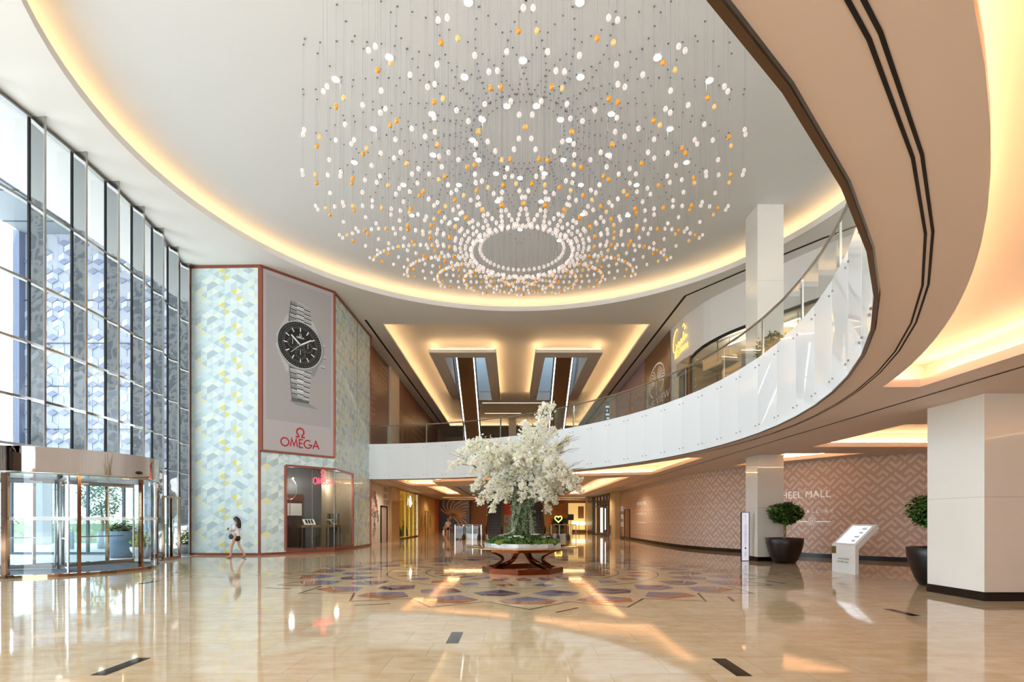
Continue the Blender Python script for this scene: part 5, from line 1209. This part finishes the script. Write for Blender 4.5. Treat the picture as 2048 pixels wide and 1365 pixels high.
b = MB().lathe([(0,.034),(DRr-.12,.034)], (DX,DYc,0), 48); b.build('floor_mat', pm('mat_grey', '8c8f94', .7), parent=rv)
for a in (-75, -40, 0, 44, 100, 146, 192, 240):
    p = dp(a); rr = Vector((cos(rad(a)), sin(rad(a)), 0)); tg = Vector((-rr.y, rr.x, 0)); w_ = .04 if a in (-40, 0, 146, 192, 100, 240) else .075
    MB().obox((p[0],p[1],1.42), tg*w_, rr*.05, (0,0,1.38)).build('post', BRONZE2, parent=rv)
for a0, a1 in ((-75,-40),(-40,0),(0,44),(100,146),(192,240)):
    b = MB(); n = 8
    for i in range(n): p, q = dp(a0+(a1-a0)*i/n, DRr-.01), dp(a0+(a1-a0)*(i+1)/n, DRr-.01); b.poly([(*p,.07),(*q,.07),(*q,2.8),(*p,2.8)])
    b.build('curved_glass', GLASSF, parent=rv)
    b = MB()
    for i in range(n): p, q = dp(a0+(a1-a0)*i/n, DRr), dp(a0+(a1-a0)*(i+1)/n, DRr); b.poly([(*p,1.53),(*q,1.53),(*q,1.63),(*p,1.63)])
    b.build('glass_sticker', pm('frosted_band', 'f4f7f8', .5, alpha=.75), parent=rv)
for a in (75, 195, 315):
    rr = Vector((cos(rad(a)), sin(rad(a)), 0)); c = Vector((DX,DYc,0)); b = MB(); e = c+rr*(DRr-.12); k = c+rr*.12
    b.bar((k.x,k.y,.08),(k.x,k.y,2.78),.04); b.bar((e.x,e.y,.08),(e.x,e.y,2.78),.04); b.bar((k.x,k.y,.12),(e.x,e.y,.12),.05,.12); b.bar((k.x,k.y,2.72),(e.x,e.y,2.72),.05,.12); w_ = b.build('wing_frame', STEEL, parent=rv)
    b = MB(); b.poly([(k.x,k.y,.1),(e.x,e.y,.1),(e.x,e.y,2.75),(k.x,k.y,2.75)]); b.build('wing_glass', GLASS, parent=w_)
    b = MB(); m_ = c+rr*1.3; b.bar(m_+Vector((0,0,1.0))-rr*.7, m_+Vector((0,0,1.0))+rr*.7, .035); b.build('push_bar', STEEL, parent=w_)
MB().tube([(DX,DYc,.03),(DX,DYc,2.9)], .07, 12).build('centre_post', STEEL, parent=rv)
for a in (-20, 25, -50):
    p = dp(a, DRr-.6); MB().lathe([(0,-.01),(.07,-.01)], (p[0],p[1],2.9), 12).build('canopy_light', em('canopy_spot', (1,.96,.9), 12), parent=rv)
p = dp(-3, DRr+.07); MB().ell((p[0],p[1],2.98), .05,.12,.05, 10, 6).build('sensor', BLACK, parent=rv)
# side door next to the drum
sd_ = thing('glass_side_door', 'narrow glass side door with copper frame beside the revolving door', 'door', (-13.0, 20.6, 0))
p, q = Vector((-13.12,19.75,0)), Vector((-13.4,21.15,0)); b = MB(); Z = Vector((0,0,1)); m_ = (p+q)/2
for s_ in (p, m_, q): b.bar(s_, s_+Z*2.45, .08, .07)
b.bar(p+Z*2.42, q+Z*2.42, .08); b.bar(p+Z*.06, q+Z*.06, .08, .1); b.build('frame', BRONZE2, parent=sd_); MB().poly([p,q,q+Z*2.4,p+Z*2.4]).build('glass_pane', GLASS, parent=sd_)
b = MB(); b.tube([m_+Vector((.09,-.06,.6)), m_+Vector((.09,-.06,1.6))], .018, 6); b.build('handle', STEEL, parent=sd_)

# ================================================================== outside
MB().poly([(-90,-40,-.02),(-13.6,-40,-.02),(-13.6,90,-.02),(-90,90,-.02)]).build('ground', pm('pale_paving', 'd9d6d0', .7, noise=(.3,.3,'c9c6c2')), kind='structure')
ob = thing('office_building', 'pale building outside clad in raised white lozenge cubes seen through the glass', 'building', (-23, 33, 0))
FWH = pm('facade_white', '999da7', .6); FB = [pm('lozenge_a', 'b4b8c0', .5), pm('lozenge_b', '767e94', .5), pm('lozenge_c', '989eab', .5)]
b = MB(); b.box(-30.6, -13.7, 33, 33.6, 4.4, 19.6); b.box(-31.0, -30.6, 32.6, 33.6, 4.4, 19.6, 1); b.build('facade_panel', [FWH, pm('facade_blue_edge', '5a637a', .5)], parent=ob)
b = MB(); rl = random.Random(12); hw = .36; hh_ = hw*1.1547
for c in range(24):
    for r in range(28):
        x = -30.3+c*hw*2 + (hw if r % 2 else 0); z = 4.9+r*hh_*1.5*.95
        if x > -14.2 or z > 19.2: continue
        for k in range(3):
            if rl.random() < .42: continue
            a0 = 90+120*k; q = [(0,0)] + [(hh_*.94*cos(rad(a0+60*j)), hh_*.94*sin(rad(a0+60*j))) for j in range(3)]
            y = 32.97 - .05*(k % 2)
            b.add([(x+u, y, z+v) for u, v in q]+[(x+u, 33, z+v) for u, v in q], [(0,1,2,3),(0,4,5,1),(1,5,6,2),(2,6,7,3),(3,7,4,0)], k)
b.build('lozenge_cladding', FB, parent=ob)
b = MB()
for z in (7.2, 9.9, 12.6, 15.3): b.box(-30.6,-13.7,32.93,32.96,z,z+.06)
for x in (-27.2,-22.4,-17.6): b.box(x,x+.1,32.93,32.96,4.4,19.6)
b.build('facade_rail', pm('facade_rail_grey', '3c4252', .5), parent=ob)
b = MB(); b.box(-30.6,-13.7,14.5,33.2,19.5,19.9); 
for y in (16.5,19.5,22.5,25.5,28.5,31.5): b.box(-30.6,-13.7,y,y+.08,19.47,19.5,1)
for x in (-27,-23.5,-20,-16.5): b.box(x,x+.08,14.5,33,19.47,19.5,1)
b.build('overhanging_soffit', [pm('soffit_grey', '747c83', .6), pm('soffit_joint', '33393e', .6)], parent=ob)
for x in (-29.5, -22.5): MB().box(x-.35,x+.35,32.6,33.3,0,4.4).build('pillar', FWH, parent=ob)
b = MB()
for z in range(2, 22, 2): b.box(-60,-31,44,44.1,z,z+.12)
b.box(-60,-59.7,44,44.1,0,22); tag(b.build('scaffold_screen', pm('screen_blue_grey', 'b9c6de', .5), org=(-45,44,0)), 'thin horizontal blue grey rails of a far facade outside', 'facade')
nb = thing('reflection_building', 'unseen grey building added outside for the mirror fins to reflect', 'building', (-45, -28, 0))  # added out of view so the mirror fins reflect grey
MB().box(-80,-15.5,-30,-28,0,45).build('facade_panel', pm('reflection_building_grey', '67645f', .6), parent=nb)
b = MB()
for k in range(14):
    for z in range(14): x = -78+4.4*k; b.box(x,x+2.6,-28,-27.9,1.2+3.1*z,3.3+3.1*z)
b.build('window_band', pm('reflection_building_glass', '38393b', .3), parent=nb)
gs_ = thing('glass_screen', 'glass wind screen with dark posts standing outside the revolving door', 'screen', (-19.5, 23.4, 0))
for x in (-22.3,-20.2,-18.9,-17.3,-15.6): MB().box(x-.05,x+.05,23.35,23.45,0,3.4).build('post', pm('screen_post', '55606e', .4), parent=gs_)
MB().box(-22.3,-15.6,23.36,23.44,0,.1).build('rail', pm('screen_post', '55606e', .4), parent=gs_); MB().poly([(-22.3,23.4,.1),(-15.6,23.4,.1),(-15.6,23.4,3.4),(-22.3,23.4,3.4)]).build('glass_pane', GLASS, parent=gs_)
rt = random.Random(21)
def hedge(x, y, sx, sy, h, label, n):
    b = MB()
    for i in range(n): leaf(b, (x+rt.uniform(-sx,sx), y+rt.uniform(-sy,sy), rt.uniform(.05,h)), .28, rt.choice((0,1,2,2)), rt)
    b.box(x-sx*.9,x+sx*.9,y-sy*.7,y+sy*.7,-.02,h*.75,1); tag(b.build('hedge', [pm('hedge_a','a3b78f',.7),pm('hedge_b','b6c8a3',.7),pm('hedge_c','c9d6b3',.7)], org=(x,y,0)), label, 'hedge')
hedge(-27, 36, 8, 1.2, 1.7, 'clipped green hedge outside across the paving beyond the revolving door', 2600)
t = thing('street_tree', 'leafy tree outside seen through the revolving door glass', 'tree', (-24.2, 31.0, 0)); MB().tube([(-24.2,31,0),(-24.15,31,1.3),(-24.3,31,2.6)], [.1,.08,.05], 8).build('trunk', pm('bark_tan','a08a6b',.8), parent=t)
b = MB(); leafball(b, (-24.2,31,2.9), 1.1, 1.5, 1500, .2, rt); b.build('foliage', [pm('tree_a','8da283',.7),pm('tree_b','a3b596',.7),pm('tree_c','b9c8ab',.7)], parent=t, kind='stuff')
pl = thing('oval_planter', 'large blue grey rounded planter outside behind the revolving door', 'planter', (-16.1, 21.7, 0)); b = MB().lathe([(0,0),(.42,0),(.60,.5),(.62,1.08),(.56,1.08),(0,1.02)], (-16.1,21.7,0), 32); b.build('shell', pm('planter_blue_grey','7d95ad',.5), parent=pl)
b = MB(); leafball(b, (-16.1,21.7,1.2), .45, .25, 200, .2, rt); b.build('foliage', GREEN, parent=pl, kind='stuff')
for i, (x, y) in enumerate(((-23.4,27.8),(-21.9,28),(-27.2,28.2))):
    tag(MB().lathe([(0,0),(.17,0),(.17,.85),(.14,.9),(0,.9)], (x,y,0), 16).build('bollard', pm('bollard_blue','9fb4c8',.5), org=(x,y,0)), ['pale blue bollard outside standing between two other bollards','pale blue bollard outside standing next to the rounded planter','pale blue bollard outside at the far end of the bollard row'][i], 'bollard')
t = thing('flower_bowl', 'white bowl planter of yellow green plants outside beside the drum', 'planter', (-14.9, 21.2, 0)); MB().lathe([(0,0),(.2,0),(.42,.3),(.45,.45),(.4,.45),(0,.4)], (-14.9,21.2,0), 28).build('bowl', WHITEP, parent=t)
b = MB(); leafball(b, (-14.9,21.2,.7), .38, .35, 300, .16, rt, (0,1,2,2)); b.build('foliage', [pm('yg_a','7d9a2a',.6),pm('yg_b','b3c23a',.6),pm('yg_c','d6d45a',.6)], parent=t, kind='stuff')

# ================================================================== light
wd = bpy.data.worlds.new('sky'); SC.world = wd; wd.use_nodes = True; nt = wd.node_tree; bg = nt.nodes['Background']
bg.inputs[0].default_value = (.83, .92, 1.0, 1); bg.inputs[1].default_value = WORLD
def lamp(name, typ, loc, energy, color, rot=None, size=None, **k):
    l = bpy.data.lights.new(name, typ); l.energy = energy; l.color = color; o = bpy.data.objects.new(name, l); COL.objects.link(o); o.location = loc
    if rot is not None: o.rotation_euler = rot
    if size: l.shape = 'RECTANGLE'; l.size, l.size_y = size
    for a, v in k.items(): setattr(l, a, v)
    return o
s = lamp('sun', 'SUN', (0,0,30), SUN, (1,.96,.9)); s.rotation_euler = Vector((-.30,.25,-.92)).to_track_quat('-Z','Y').to_euler(); s.data.angle = .01
for x, y in ((-6.9,34.5),(-7.2,44),(-7.2,54),(7.1,36),(7.1,47),(-1,35.5),(3,58.8),(-5,59)):  # added fill spots in the soffit that brighten the lower hall
    o = lamp('hall_fill_spot', 'SPOT', (x, y, ZS-.02), 420, (1,.80,.58), (0,0,0), shadow_soft_size=.05); o.data.spot_size = 2.7; o.data.spot_blend = .6
lamp('shop_lamp', 'POINT', P(L2*.55, 3.3, -1.1, 2), 70, (1,.98,.95), shadow_soft_size=.1)  # point fill added inside the display window
lamp('shop_lamp', 'POINT', (-9.15, 27.4, 3.3), 35, (1,.92,.8), shadow_soft_size=.1)  # second fill added to brighten the beige shop wall
lamp('upper_shop_fill', 'POINT', UMAP(sA+3.6, 9.6, -2.2), 750, (1,.9,.75), shadow_soft_size=.3)  # added point fill without a fixture, brightens the upstairs shop
SC.view_settings.view_transform = VT; SC.view_settings.look = VL; SC.view_settings.exposure = EXPO
cy = SC.cycles
cy.max_bounces = 7; cy.diffuse_bounces = 3; cy.glossy_bounces = 4; cy.transmission_bounces = 4; cy.transparent_max_bounces = 12
cy.caustics_reflective = False; cy.caustics_refractive = False; cy.sample_clamp_indirect = 6; cy.use_denoising = True
cy.use_adaptive_sampling = True; cy.adaptive_threshold = .1
